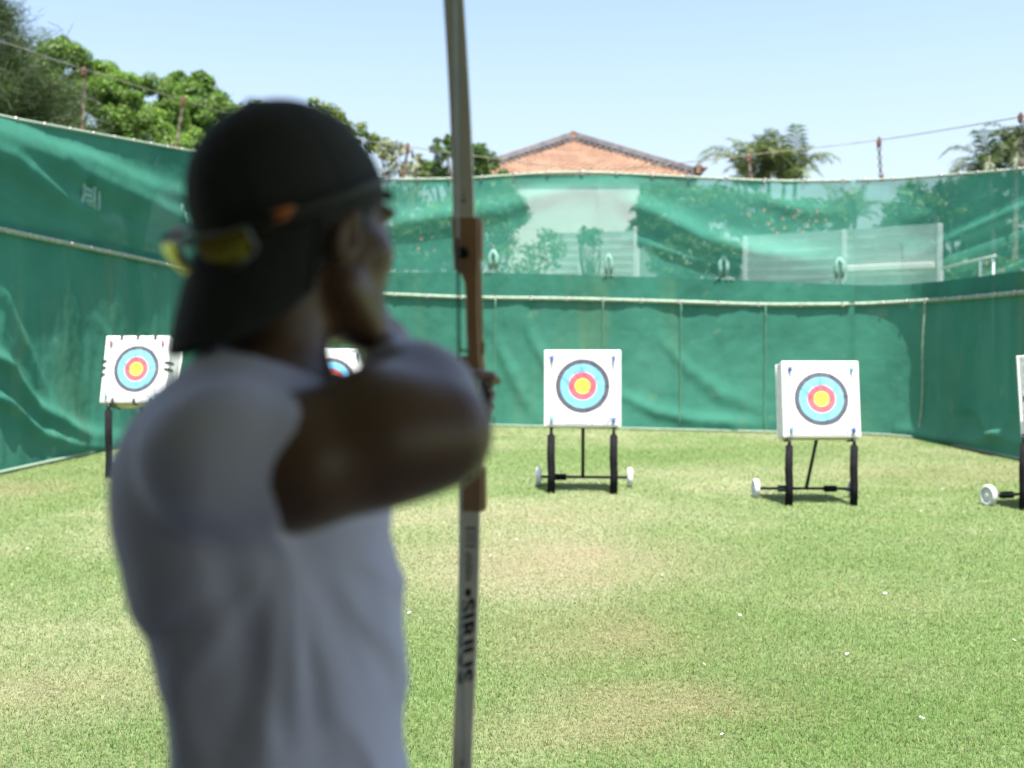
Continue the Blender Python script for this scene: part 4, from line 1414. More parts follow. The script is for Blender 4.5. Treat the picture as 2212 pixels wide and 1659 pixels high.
def face_mat(nm, cx, cz, R0, seed):
    """printed target rings on the paper, in the paper's own coordinates, with creases and arrow holes"""
    m, nt, out = new_mat('target_face_print')
    tc = N(nt, 'ShaderNodeTexCoord')
    sp = N(nt, 'ShaderNodeSeparateXYZ')
    nt.links.new(tc.outputs['Object'], sp.inputs[0])
    def M(op, a, b=None):
        n = N(nt, 'ShaderNodeMath', operation=op)
        for i, v in enumerate((a, b)):
            if v is None: continue
            if isinstance(v, (int, float)): n.inputs[i].default_value = v
            else: nt.links.new(v, n.inputs[i])
        return n.outputs[0]
    dx = M('SUBTRACT', sp.outputs['X'], cx); dz = M('SUBTRACT', sp.outputs['Z'], cz)
    r = M('DIVIDE', M('SQRT', M('ADD', M('MULTIPLY', dx, dx), M('MULTIPLY', dz, dz))), R0)
    rp = N(nt, 'ShaderNodeValToRGB')
    rp.color_ramp.interpolation = 'CONSTANT'
    K, KL = (0.035, 0.033, 0.04, 1), (0.095, 0.09, 0.105, 1)
    Bl, Blk = (0.17, 0.48, 0.74, 1), (0.14, 0.42, 0.67, 1)
    Rd, Pk, Yl = (0.66, 0.105, 0.125, 1), (0.80, 0.16, 0.30, 1), (0.88, 0.70, 0.06, 1)
    stops = [(0, Yl), (.132, (0.70, 0.55, 0.05, 1)), (.139, Yl), (.279, Pk), (.292, Rd), (.392, (0.50, .06, .09, 1)), (.40, Rd), (.497, Pk), (.517, Bl), (.66, Blk), (.67, Bl), (.822, K), (.845, KL), (.905, K), (.925, KL), (.975, K), (1.0, (.63, .64, .655, 1))]
    el = rp.color_ramp.elements
    for i, (p, c) in enumerate(stops):
        e = el[i] if i < 2 else el.new(p)
        e.position = p * .8; e.color = c
    sc = M('MULTIPLY', r, .8)
    nt.links.new(sc, rp.inputs['Fac'])
    nz = N(nt, 'ShaderNodeTexNoise'); nz.inputs['Scale'].default_value = 9 + seed; nz.inputs['Detail'].default_value = 6
    nt.links.new(tc.outputs['Object'], nz.inputs['Vector'])
    rq = N(nt, 'ShaderNodeValToRGB'); rq.color_ramp.elements[0].position = .25; rq.color_ramp.elements[1].position = .7
    rq.color_ramp.elements[0].color = (.82, .84, .86, 1); rq.color_ramp.elements[1].color = (1.03, 1.03, 1.03, 1)
    nt.links.new(nz.outputs['Fac'], rq.inputs['Fac'])
    mu = N(nt, 'ShaderNodeMix', data_type='RGBA', blend_type='MULTIPLY'); mu.inputs[0].default_value = 1
    nt.links.new(rp.outputs['Color'], mu.inputs[6]); nt.links.new(rq.outputs['Color'], mu.inputs[7])
    vo = N(nt, 'ShaderNodeTexVoronoi'); vo.inputs['Scale'].default_value = 16
    nt.links.new(tc.outputs['Object'], vo.inputs['Vector'])
    lt = M('LESS_THAN', vo.outputs['Distance'], .085)
    inr = M('LESS_THAN', r, .8)
    hole = M('MULTIPLY', M('MULTIPLY', lt, inr), .7)
    mh = N(nt, 'ShaderNodeMix', data_type='RGBA'); mh.inputs[7].default_value = (.12, .11, .10, 1)
    nt.links.new(hole, mh.inputs[0]); nt.links.new(mu.outputs[2], mh.inputs[6])
    # soft darker crease lines running across the sheet
    n3 = N(nt, 'ShaderNodeTexNoise'); n3.inputs['Scale'].default_value = 2.3 + .3 * seed; n3.inputs['Detail'].default_value = 3; n3.inputs['Distortion'].default_value = .8
    nt.links.new(tc.outputs['Object'], n3.inputs['Vector'])
    cr = M('LESS_THAN', M('ABSOLUTE', M('SUBTRACT', n3.outputs['Fac'], .47)), .012)
    mcr = N(nt, 'ShaderNodeMix', data_type='RGBA', blend_type='MULTIPLY'); mcr.inputs[7].default_value = (.42, .46, .55, 1)
    nt.links.new(M('MULTIPLY', cr, .7), mcr.inputs[0]); nt.links.new(mh.outputs[2], mcr.inputs[6])
    b = N(nt, 'ShaderNodeBsdfPrincipled'); b.inputs['Roughness'].default_value = .55
    nt.links.new(mcr.outputs[2], b.inputs['Base Color'])
    n2 = N(nt, 'ShaderNodeTexNoise'); n2.inputs['Scale'].default_value = 3.2; n2.inputs['Detail'].default_value = 4; n2.inputs['Distortion'].default_value = 1.2
    nt.links.new(tc.outputs['Object'], n2.inputs['Vector'])
    bp = N(nt, 'ShaderNodeBump'); bp.inputs['Strength'].default_value = .6; bp.inputs['Distance'].default_value = .03
    nt.links.new(n2.outputs['Fac'], bp.inputs['Height']); nt.links.new(bp.outputs['Normal'], b.inputs['Normal'])
    nt.links.new(b.outputs[0], out.inputs['Surface'])
    return m

def target(label, loc, rz, sc, size=.80, zb=.70, thick=.30, tilt=8.0, foot_dx=.325, axle_off=.60, axle_w=1.0, axle_dx=0.0, face=(0, 0), R0=.252, pads=('l',), pins='b', straps=False, seed=0, yaw_stand=0.0, wrinkle=True, plate=False, foot_dy=.02):
    """local frame: x across, -y towards the shooter, z up"""
    root = empty('archery_target', (loc[0], loc[1], 0), rz)
    tag(root, label, 'archery target', 'wheeled archery targets in a row on the lawn')
    S = sc
    T = Matrix.Rotation(R(-tilt), 3, 'X')
    h = size * S; th = thick * S
    pb = Vector((0, 0, zb * S))                          # lower front edge of the board
    def bw(x, y, z):                                    # board coordinates (x across, y back from the face, z up from the lower edge)
        return pb + T @ Vector((x, y, z))
    def bmesh_board():
        mb = MB()
        c = bw(0, th / 2, h / 2)
        mb.box(c, (h, th, h), T, bev=.012 * S)
        return mb
    # board as stacked foam: front sheet, body with layered sides and a worn backing
    mb = MB(); mb.box(bw(0, .02 * S, h / 2), (h, .04 * S, h), T, bev=.008 * S); mb.box(bw(0, th / 2 + .018 * S, h / 2 + .002), (h - .016 * S, th - .05 * S, h - .012 * S), T, 1, bev=.006 * S)
    mb.box(bw(0, th - .004 * S, h / 2), (h + .006 * S, .022 * S, h - .004 * S), T, 1, bev=.004 * S)
    mb.box(bw(0, th / 2 + .018 * S, -.004 * S), (h - .06 * S, th - .07 * S, .016 * S), T, 2)
    board = mb.build('board', [M_foam, M_foam_side, M_yfoam], root)
    # the paper face: a slightly rumpled sheet in front of the foam, own axes = board axes
    n = 30
    vs, fs = [], []
    k = .94 if wrinkle else .97
    rs = np.random.default_rng(seed)
    ph = rs.random(4) * 6
    for i in range(n + 1):
        for j in range(n + 1):
            x, z = (i / n - .5) * h * k, (j / n - .5) * h * k
            edge = min(i, j, n - i, n - j) / n
            y = -.006 * S - .006 * S * (1 + math.sin(5.5 * x / S + ph[0] + 3 * z / S)) * min(1, edge * 6) - .008 * S * math.exp(-((z / h + .40 - .25 * (x / h) ** 2 - .03 * math.sin(9 * x / S + ph[1])) / .018) ** 2) * min(1, edge * 8)
            vs.append((x, y, z))
    for i in range(n):
        for j in range(n):
            q = i * (n + 1) + j
            fs.append((q, q + n + 1, q + n + 2, q + 1))
    me = bpy.data.meshes.new('target_face'); me.from_pydata(vs, [], fs); me.materials.append(face_mat('f', face[0] * S, face[1] * S, R0 * S, seed))
    me.polygons.foreach_set('use_smooth', [True] * len(fs))
    fo = link('target_face', me, board)
    fo.location = bw(0, 0, h / 2); fo.rotation_euler = (R(-tilt), 0, 0)
    # pins at the corners
    for (px_, pz_, mt) in ((-.40, .40, pins[0]), (.40, .40, pins[-1]), (.40, -.40, 'b'), (-.40, -.38, 'c')):
        mb = MB()
        mm = {'b': M_pin_b, 'c': M_pin_c, 'r': M_pin_r}[mt]
        q = bw(px_ * h / .98 * .98, -.016 * S, h / 2 + pz_ * h)
        mb.cyl(q, q + T @ Vector((0, -.018 * S, 0)), .016 * S, .02 * S, 10)
        mb.cyl(q + T @ Vector((0, -.018 * S, 0)), q + T @ Vector((.008, -.03 * S, -.03 * S)), .012 * S, .008 * S, 8)
        mb.build('pin', mm, board, True)
    if straps:                                          # black clips gripping the edges
        for (x, z, e) in ((-.25, .5, 't'), (.0, .5, 't'), (.27, .5, 't'), (-.5, .12, 'l'), (-.5, .02, 'l'), (-.5, -.08, 'l'), (.5, .1, 'r'), (.5, 0, 'r'), (-.3, -.5, 'b'), (.03, -.5, 'b'), (.3, -.5, 'b')):
            mb = MB()
            q = bw(x * h, 0, h / 2 + z * h)
            if e in 'tb':
                sg = 1 if e == 't' else -1
                mb.box(q + T @ Vector((0, -.006, -sg * .025 * S)), (.035 * S, .014, .055 * S), T, bev=.003)
                mb.box(q + T @ Vector((0, .05 * S, sg * .008)), (.035 * S, .12 * S, .014), T, bev=.003)
            else:
                sg = 1 if e == 'r' else -1
                mb.box(q + T @ Vector((-sg * .02 * S, -.006, 0)), (.05 * S, .014, .028 * S), T, bev=.003)
                mb.box(q + T @ Vector((sg * .008, .06 * S, 0)), (.014, .13 * S, .028 * S), T, bev=.003)
            mb.build('clip', M_strap, board)
    if plate:
        mb = MB(); q = bw(-h / 2, th * .5, h * .46); mb.box(q + T @ Vector((-.03, 0, 0)), (.07, .05, .06), T, bev=.006); mb.build('bracket', M_blkmetal, board)
    # stand: two sleeved legs, axle with wheels behind, strut up to the back of the board
    zt = zb * S
    for sg in (-1, 1):
        x = sg * foot_dx * S
        mb = MB(); rr = .040 * S
        top = zt - .09 * S
        pts = [Vector((x, foot_dy, 0)), Vector((x * 1.0 + .004, foot_dy, .2 * S)), Vector((x - .003, foot_dy, top * .6)), Vector((x, foot_dy, top))]
        mb.tube(pts, [rr * 1.04, rr, rr * 1.03, rr], 12)
        mb.tube([Vector((x, foot_dy, top - .05 * S)), Vector((x, foot_dy, top + .012 * S))], rr * .72, 10)
        leg = mb.build('leg', M_black, root, True)
        mb = MB()
        mb.cyl((x, foot_dy, top), (x, foot_dy, zt - .012), .017 * S, n=10)
        mb.tube([Vector((x, foot_dy, zt - .06 * S)), Vector((x + .01, foot_dy + .04, zt - .005)), bw(x, .12 * S, -.014 * S)], .014 * S, 8)
        mb.tube([bw(x, .02 * S, -.02 * S), bw(x, th * .9, -.02 * S)], .014 * S, 8)
        mb.build('leg_bracket', M_blkmetal, leg, True)
        if ('l' in pads and sg < 0) or ('r' in pads and sg > 0):
            mb = MB(); cxm = -sg * .10 * S
            mb.tube([Vector((x + cxm * .2, axle_off * S * .98, .105 * S)), Vector((x + cxm * 1.5, axle_off * S * .98, .105 * S))], .036 * S, 12)
            mb.build('axle_sleeve', M_black, root, True)
        # low side bar joining the leg and the axle
        mb = MB(); mb.tube([Vector((x, foot_dy, .16 * S)), Vector((x, axle_off * S - .03, .112 * S))], .014 * S, 8); mb.build('side_bar', M_blkmetal, root, True)
    ay = axle_off * S
    mb = MB(); mb.cyl((-axle_w / 2 * S + axle_dx, ay, .105 * S), (axle_w / 2 * S + axle_dx, ay, .105 * S), .016 * S, n=10); mb.build('axle', M_blkmetal, root, True)
    mb = MB(); mb.tube([Vector((axle_dx * .3, ay - .005, .11 * S)), bw(axle_dx * .3, th * .75, -.015 * S)], .019 * S, 8); mb.build('strut', M_blkmetal, root, True)
    for sg in (-1, 1):
        q = Vector((sg * axle_w / 2 * S + axle_dx, ay, .105 * S))
        r = .105 * S
        mb = MB()
        mb.lathe(q, (sg, 0, 0), [(r * .72, -.028 * S), (r * .95, -.027 * S), (r, -.016 * S), (r, .016 * S), (r * .95, .027 * S), (r * .72, .028 * S), (r * .68, .012 * S), (r * .68, -.012 * S), (r * .72, -.028 * S)], 28)
        wh = mb.build('wheel', M_tyre, root, True)
        mb = MB()
        mb.lathe(q, (sg, 0, 0), [(0, .030 * S), (r * .2, .030 * S), (r * .24, .014 * S), (r * .68, .008 * S), (r * .68, -.008 * S), (r * .24, -.014 * S), (r * .2, -.03 * S), (0, -.03 * S)], 20)
        for k in range(5):
            a = 2 * math.pi * k / 5
            mb.box(q + Vector((sg * .012 * S, math.cos(a) * r * .45, math.sin(a) * r * .45)), (.012 * S, r * .42, r * .12), Matrix.Rotation(a, 3, 'X'))
        mb.build('hub', M_hub, wh, False)
    return root

def gx(px, d): return (px - CX) / FPX * d
target('white target straight ahead right of the bow, its paper creased along the bottom', (gx(1258.5, 10.9), 10.9), R(-3.8), 1.0, tilt=4, zb=.70, face=(.0, .025), R0=.279, pads='l', pins='b', axle_dx=0.02, seed=1)
target('white target on the right with both axle sleeves, its left side and underside showing', (gx(1778, 10.05), 10.05), R(-1.2), .925, tilt=9, zb=.715, foot_dx=.335, face=(.0, .0), R0=.279, pads='lr', pins='bc', axle_dx=-.025, axle_w=1.06, seed=2, thick=.27)
target('tilted white target by the left netting with black clips round its edges', (gx(284, 12.2), 12.2), R(-7.0), 1.0, tilt=13, zb=.885, foot_dx=.30, thick=.34, face=(.02, .0), R0=.279, pads='l', pins='r', straps=True, seed=3)
target('white target mostly hidden behind the archer between his neck and forearm', (gx(714, 12.0), 12.0), R(6.0), .98, tilt=9, zb=.765, face=(0, 0), R0=.279, seed=4)
target('white target cut off by the right edge of the view, showing its side', (5.215, 9.64), R(15), .96, foot_dx=.40, foot_dy=.25, tilt=6, zb=.74, axle_dx=-.02, face=(0, 0), R0=.279, plate=True, seed=5)
# ================================================================== shooting shelter over the archer (unseen: roof shades him, walls added to block sky light)
M_wallw = pmat('added_wall_boards', (0.20, 0.16, 0.12), 0.85, var=0.2, scale=3)
M_roofdk = pmat('shelter_roof', (0.50, 0.47, 0.42), 0.8, var=0.2, scale=3)  # underside kept pale to bounce light onto the bow
M_concrete = pmat('concrete', (0.22, 0.21, 0.195), 0.9, var=0.15, scale=2, bump=0.3)
M_postw = pmat('shelter_post', (0.14, 0.10, 0.07), 0.8, var=0.2)
def shelter():
    root = empty('shelter', (0, -1.0, 0)); tag(root, 'unseen shooting shelter shading the archer, walls added to block sky light, open towards the lawn', 'shelter')
    O = Vector(root.location)
    mb = MB(); mb.box(Vector((0, -1.35, 2.92)) - O, (11, 6.0, .12)); roof = mb.build('roof', M_roofdk, root)
    for k in range(8):
        mb = MB(); mb.box(Vector((-5.2 + k * 1.485, -1.35, 2.78)) - O, (.08, 5.9, .14))
        mb.build('rafter', M_roofdk, roof)
    mb = MB(); mb.box(Vector((0, -4.3, 1.41)) - O, (10.8, .14, 2.82)); mb.build('added_back_wall', M_wallw, root)  # unseen wall added to keep sky light off the archer's back
    mb = MB(); mb.box(Vector((-5.4, -1.35, 1.41)) - O, (.12, 5.7, 2.82)); mb.build('side_wall', M_wallw, root)  # added on the left only; right stays open so light reaches the chest
    for sg in (-1, 1):
        mb = MB(); mb.box(Vector((sg * 5.0, 1.5, 1.35)) - O, (.14, .14, 2.70), bev=.01); mb.build('post', M_postw, root)
shelter()
mb = MB(); mb.box((0, -1.0, .002), (10.6, 6.0, .012))
tag(mb.build('floor', M_concrete), kind='structure')

# ================================================================== the bow
BD = 1.85
BG = P(1011, 850, BD)                                  # grip
bb = Vector((-0.10, -0.995, 0)).normalized()           # towards the archer
br_ = Vector((0.995, -0.10, 0)).normalized()           # to the right
M_wood = pmat('bow_wood', (0.44, 0.235, 0.110), 0.42, var=0.25, scale=6, bump=0.06, bscale=20)
M_wood_edge = pmat('pale_wood_laminate', (0.45, 0.36, 0.20), 0.45, var=0.2, scale=9)
M_limb = pmat('limb_white', (0.84, 0.75, 0.61), 0.35, var=0.05, scale=4)
M_ink = pmat('black_print', (0.02, 0.02, 0.025), 0.5, var=0.1)
M_grey_ink = pmat('grey_print', (0.20, 0.20, 0.20), 0.5, var=0.1)
M_string = pmat('bowstring', (0.50, 0.58, 0.60), 0.7, var=0.1, scale=40)
M_serv = pmat('string_serving', (0.03, 0.05, 0.045), 0.7, var=0.2)
M_bolt = pmat('black_bolt', (0.012, 0.012, 0.013), 0.35, 0.5, var=0.1)

def bow():
    root = empty('recurve_bow', (BG.x, BG.y, BG.z)); tag(root, 'wooden takedown recurve bow with white limbs held upright by the archer', 'bow')
    O = Vector(root.location)
    S = BD / FPX
    def L(px, py, back=0.0):                            # point of the bow plane, in thing coordinates
        q = P(px, py, BD) - O
        # spread along the bow's own right axis and up
        return Vector(br_ * ((px - 1011) * S) + Vector((0, 0, q.z)) + bb * back)
    def slab(outline, b0, b1, name, mats, parent, bev=.003, edge=False):
        """outline (px,py) extruded between two depths with chamfered rims"""
        mb = MB()
        n = len(outline)
        cx = sum(p[0] for p in outline) / n; cy = sum(p[1] for p in outline) / n
        rows = []
        for (b, ins) in ((b0, 1), (b0 + bev, 0), (b1 - bev, 0), (b1, 1)):
            row = []
            for i in range(n):
                x, y = outline[i]
                if ins:
                    x0, y0 = outline[i - 1]; x1, y1 = outline[(i + 1) % n]
                    tx, ty = x1 - x0, y1 - y0; l = math.hypot(tx, ty) or 1
                    x, y = x - ty / l * 2.2 * SGN, y + tx / l * 2.2 * SGN
                row.append(L(x, y, b))
            rows.append(row)
        vs = sum(rows, [])
        fs = []; mi = []
        for k in range(3):
            for i in range(n):
                fs.append((k * n + i, k * n + (i + 1) % n, (k + 1) * n + (i + 1) % n, (k + 1) * n + i))
        mb.add(vs, fs, 1 if edge else 0)
        mb.add(rows[0], [tuple(range(n))], 0); mb.add(rows[-1], [tuple(range(n))[::-1]], 0)
        return mb.build(name, mats, parent)
    SGN = -1
    riser = [(979, 472), (1029, 472), (1036, 476), (1036, 560), (1035, 600), (1036, 700), (1039, 772), (1042, 800), (1040, 840), (1037, 880), (1036, 930), (1037, 970), (1043, 1010), (1043, 1105), (993, 1105), (993, 1010), (990, 960), (990, 900),
             (988, 840), (986, 800), (987, 769), (1013, 768), (1013, 738), (1010, 725), (1009, 690), (1008, 640), (1006, 612), (1000, 597), (991, 589), (984, 584), (981, 540)]
    riser = riser[::-1]
    def orient(o):
        a = sum(o[i - 1][0] * o[i][1] - o[i][0] * o[i - 1][1] for i in range(len(o)))
        return a
    SGN = 1 if orient(riser) > 0 else -1
    rz = slab(riser, -.026, .016, 'riser', [M_wood, M_wood_edge], root)
    lam = [(1036, 565), (1040, 565), (1040, 700), (1045, 775), (1047, 800), (1042, 800), (1039, 772), (1036, 700)]
    SGN = 1 if orient(lam) > 0 else -1
    slab(lam, -.020, .004, 'laminate', M_wood_edge, rz)
    for (y0, y1, xx) in ((476, 562, 1038), (1011, 1104, 1045)):
        o = [(xx, y0), (xx + 4, y0 + 3), (xx + 4, y1 - 3), (xx, y1)]
        SGN = 1 if orient(o) > 0 else -1
        slab(o, -.024, .010, 'side_plate', M_bolt if False else M_wood, rz)
    for (x, y, r) in ((1004, 549, 12.5), (1014, 1028, 11.5)):
        mb = MB(); q = L(x, y, .0155)
        mb.lathe(q, bb, [(r * S, 0), (r * S, .003), (r * S * .8, .005), (r * S * .5, .005), (r * S * .45, .002), (0, .002)], 24)
        mb.build('limb_bolt', M_bolt, rz, True)
    for (x, y) in ((976, 474), (1036, 473)):
        mb = MB(); mb.blob(L(x, y, .0), (.0035, .0035, .0035)); mb.build('rivet', M_eye, rz, True)
    # grip wrap
    mb = MB()
    for k in range(12):
        z = 806 + k * 11
        mb.ring(L(1013, z, .0), (0, 0, 1), .0215, .0045, 18, 6)
    mb.build('grip', M_bolt, rz, True)
    # arrow rest and sight stub
    mb = MB(); mb.tube([L(1013, 757, .0), L(1001, 758, .004), L(995, 755, .006)], .0018, 6); mb.box(L(1011.5, 750, .0), (.004, .014, .026)); mb.build('arrow_rest', M_bolt, rz, True)
    mb = MB(); mb.box(L(1043, 752, -.004), (.006, .016, .022), bev=.001); mb.build('sight_mount', M_wood_edge, rz)
    # limbs
    zu = L(0, 474).z; zl = L(0, 1103).z
    def limb(up, z0, length, xa, xb, w0, w1):
        n = 40
        vs, fs = [], []
        def off(t):
            t = max(t, 0.0)
            return .012 + .150 * t ** 1.7 - .05 * max(0, t - .72) ** 1.6 * 6
        def frame(t):
            e = 1e-3
            d = Vector((0, 0, up * length)) + bb * ((off(t + e) - off(t - e)) / (2 * e))
            d.normalize()
            nn = (bb - d * bb.dot(d)).normalized()
            return nn
        pts = []
        for i in range(n + 1):
            t = i / n
            zc = z0 + up * length * t * (1 - .035 * t)
            cx = xa + (xb - xa) * t
            wd = (w0 + (w1 - w0) * t) * (1 if t < .93 else max(.35, 1 - (t - .93) * 8))
            nn = frame(t)
            c = br_ * ((cx - 1011) * S) + Vector((0, 0, zc)) + bb * off(t)
            th = .0095 - .004 * t
            pts.append((c + nn * th * .5, nn, wd))
            r = br_ * (wd * S * .5)
            bv = br_ * .0012
            vs += [c - r + nn * (th * .5 - .0015), c - r + bv + nn * th * .5, c + r - bv + nn * th * .5, c + r + nn * (th * .5 - .0015), c + r - nn * th * .5, c - r - nn * th * .5]
        for i in range(n):
            for k in range(6):
                fs.append((i * 6 + k, i * 6 + (k + 1) % 6, (i + 1) * 6 + (k + 1) % 6, (i + 1) * 6 + k))
        fs.append(tuple(range(6))[::-1]); fs.append(tuple(range(n * 6, n * 6 + 6)))
        mb = MB(); mb.add(vs, fs)
        mb.tube([pts[-1][0], pts[-1][0] + Vector((0, 0, up * .012)) - pts[-1][1] * .004], [.006, .004], 8)
        ob = mb.build('limb', M_limb, root)
        return ob, pts, z0, length, up
    lu, pu, *_ = limb(1, zu, .52, 1004.5, 996, 46, 40)
    ll, pl, *_ = limb(-1, zl, .52, 1016, 1017, 45, 40)
    # printing on the limbs: flat ink laid on the belly side, following the curve
    def on_limb(pts, z0, up, length, u, s):
        """u across (-1..1), s metres along the limb from its root"""
        n = len(pts) - 1
        zs = z0 + up * s
        best = None
        for i in range(n):
            za, zb_ = pts[i][0].z, pts[i + 1][0].z
            if (za - zs) * (zb_ - zs) <= 0:
                f = (zs - za) / (zb_ - za + 1e-12)
                c = pts[i][0].lerp(pts[i + 1][0], f); nn = pts[i][1].lerp(pts[i + 1][1], f); wd = pts[i][2]
                return c + br_ * (u * wd * S * .5) + nn * .0004
        return pts[-1][0] + br_ * (u * pts[-1][2] * S * .5)
    def zpy(py):
        return None
    def s_of(py):                                       # photo row -> metres below the root of the lower limb (limb nearer the camera further down)
        q = (py - 1103)
        lo, hi = 0.0, .5
        for _ in range(40):
            m = (lo + hi) / 2
            w = on_limb(pl, zl, -1, .52, 0, m) + O
            if proj(w.x, w.y, w.z)[1] < py: lo = m
            else: hi = m
        return lo
    # lettering, read from top to bottom with the letter tops to the right
    cu = bpy.data.curves.new('lettering', 'FONT'); cu.body = 'SIRIUS'; cu.size = 1.0; cu.offset = 0.036; cu.space_character = 1.06; cu.resolution_u = 3
    to = bpy.data.objects.new('tmp', cu); COL.objects.link(to)
    bpy.context.view_layer.update()
    tm = bpy.data.meshes.new_from_object(to.evaluated_get(bpy.context.evaluated_depsgraph_get()))
    xs = [v.co.x for v in tm.vertices]; ys = [v.co.y for v in tm.vertices]
    x0, x1, y0, y1 = min(xs), max(xs), min(ys), max(ys)
    sa, sb = s_of(1300), s_of(1482)
    for v in tm.vertices:
        s = sa + (v.co.x - x0) / (x1 - x0) * (sb - sa)
        u = -.72 + (v.co.y - y0) / (y1 - y0) * 1.44 - .0 + .10 * 0
        v.co = on_limb(pl, zl, -1, .52, u, s + .006 * (u + .72) * -1)
    bpy.data.objects.remove(to)
    tm.materials.append(M_ink)
    lo = link('lettering', tm, ll)
    def patch(mb, py0, py1, u0, u1):
        a, b = s_of(py0), s_of(py1)
        n = 3
        for k in range(n):
            p, q = a + (b - a) * k / n, a + (b - a) * (k + 1) / n
            mb.add([on_limb(pl, zl, -1, .52, u0, p), on_limb(pl, zl, -1, .52, u1, p), on_limb(pl, zl, -1, .52, u1, q), on_limb(pl, zl, -1, .52, u0, q)], [(0, 1, 2, 3)])
    mb = MB()
    for y, h in ((1138, 6), (1150, 2), (1155, 2), (1160, 2), (1165, 2), (1170, 2), (1177, 5)):
        patch(mb, y, y + h, -.35, .62)
    for k in range(6):
        patch(mb, 1140 + k * 6, 1143 + k * 6, .66, .74)
    mb.build('spec_table', M_grey_ink, ll)
    mb = MB()
    rg = random.Random(4)
    for k in range(16):
        y = 1193 + k * 4.0
        patch(mb, y, y + 2.2, -.42 + rg.uniform(0, .2), rg.uniform(.15, .5))
    mb.build('fine_print', M_grey_ink, ll)
    mb = MB(); s = s_of(1280); c = [on_limb(pl, zl, -1, .52, 0 + .33 * math.cos(a) , s + .0075 * math.sin(a)) for a in np.linspace(0, 2 * math.pi, 20, endpoint=False)]
    mb.add(c, [tuple(range(20))]); mb.build('emblem', M_ink, ll)
    mb = MB(); patch(mb, 1642, 1657, -.05, .08); mb.build('limb_mark', M_ink, ll)
    mb = MB(); zs = .055
    for (u0, u1, a, b) in ((-.10, .22, .026, .031), (.02, .10, .031, .045)):
        mb.add([on_limb(pu, zu, 1, .52, u0, a), on_limb(pu, zu, 1, .52, u1, a), on_limb(pu, zu, 1, .52, u1, b), on_limb(pu, zu, 1, .52, u0, b)], [(0, 1, 2, 3)])
    mb.build('limb_mark', M_grey_ink, lu)
    # string from tip to tip, with a dark wrapped middle
    tu = pu[-2][0] + pu[-2][1] * .004; tl = pl[-2][0] + pl[-2][1] * .004
    dpt = BD - .165
    m1 = P(988, 650, dpt) - O; m2 = P(990.5, 900, dpt) - O
    tu2 = P(986, 60, dpt + .0) - O
    tu = Vector((m1.x + (m1.x - m2.x) / (m1.z - m2.z) * (tu.z - m1.z), tu.y, tu.z)); tl = Vector((m1.x + (m1.x - m2.x) / (m1.z - m2.z) * (tl.z - m1.z), tl.y, tl.z))
    st = tl - tu
    f = lambda t: tu + st * t
    mb = MB(); mb.tube([f(0), f(1)], .0019, 8)
    sg = mb.build('string', M_string, root, True)
    mb = MB(); mb.tube([f(.36), f(.585)], .0024, 8); mb.build('serving', M_serv, sg, True)
    return root
bow()
# ================================================================== the archer
VX = 0.0055
th_ = R(43)
hf = Vector((math.sin(th_), math.cos(th_), 0)); hr = Vector((math.cos(th_), -math.sin(th_), 0)); hz = Vector((0, 0, 1))
HC = P(648, 497, 1.10)
def hp(f, r, u): return HC + hf * f + hr * r + hz * u
HA = (tuple(hr), tuple(hf), tuple(hz))
tu_ = Vector((0.34, 0.94, 0)).normalized()              # right shoulder -> left shoulder
tf_ = Vector((0.94, -0.34, 0)).normalized()             # chest direction
TA = (tuple(tf_), tuple(tu_), (0, 0, 1))
SR = P(472, 990, .915); SL = P(885, 885, 1.24)
ER = P(944, 938, 1.00); HR_ = P(826, 744, 1.20)         # right elbow, right wrist by the chin
GRIP = BG.copy()
palmL = GRIP + bb * .040 - br_ * .012 + Vector((0, 0, .0))
WRL = GRIP + bb * .105 - br_ * .026 + Vector((0, 0, .004))
EL = (SL + WRL) / 2 + Vector((0.012, 0, -.025)) + br_ * .012
NB = P(596, 885, 1.07); NT = hp(-.032, 0, -.07)
C1 = P(560, 1010, 1.06); C2_ = P(598, 1390, 1.06); C3 = Vector((P(646, 1700, 1.06).x, 1.06, .95))
HIP = C3
TR = []
for (y, l, r, bw_) in ((757, 470, 640, .045), (775, 415, 680, .075), (800, 345, 705, .10), (830, 327, 718, .125), (870, 308, 762, .145), (920, 266, 800, .158), (970, 243, 828, .166), (1050, 240, 838, .170), (1150, 252, 838, .168),
                       (1270, 290, 836, .156), (1400, 342, 836, .142), (1550, 388, 846, .146), (1659, 398, 850, .156), (1800, 400, 856, .160), (1900, 405, 872, .160)):
    dd = 1.06
    l += 0 if y < 780 else (30 if y < 810 else (30 if y < 1300 else 46))
    c_ = P((l + r) / 2, y, dd); hx_ = (r - l) / 2 / FPX * dd
    TR.append((tuple(c_), math.sqrt(max(hx_ ** 2 - (.34 * bw_) ** 2, .0004)) / .94, bw_))

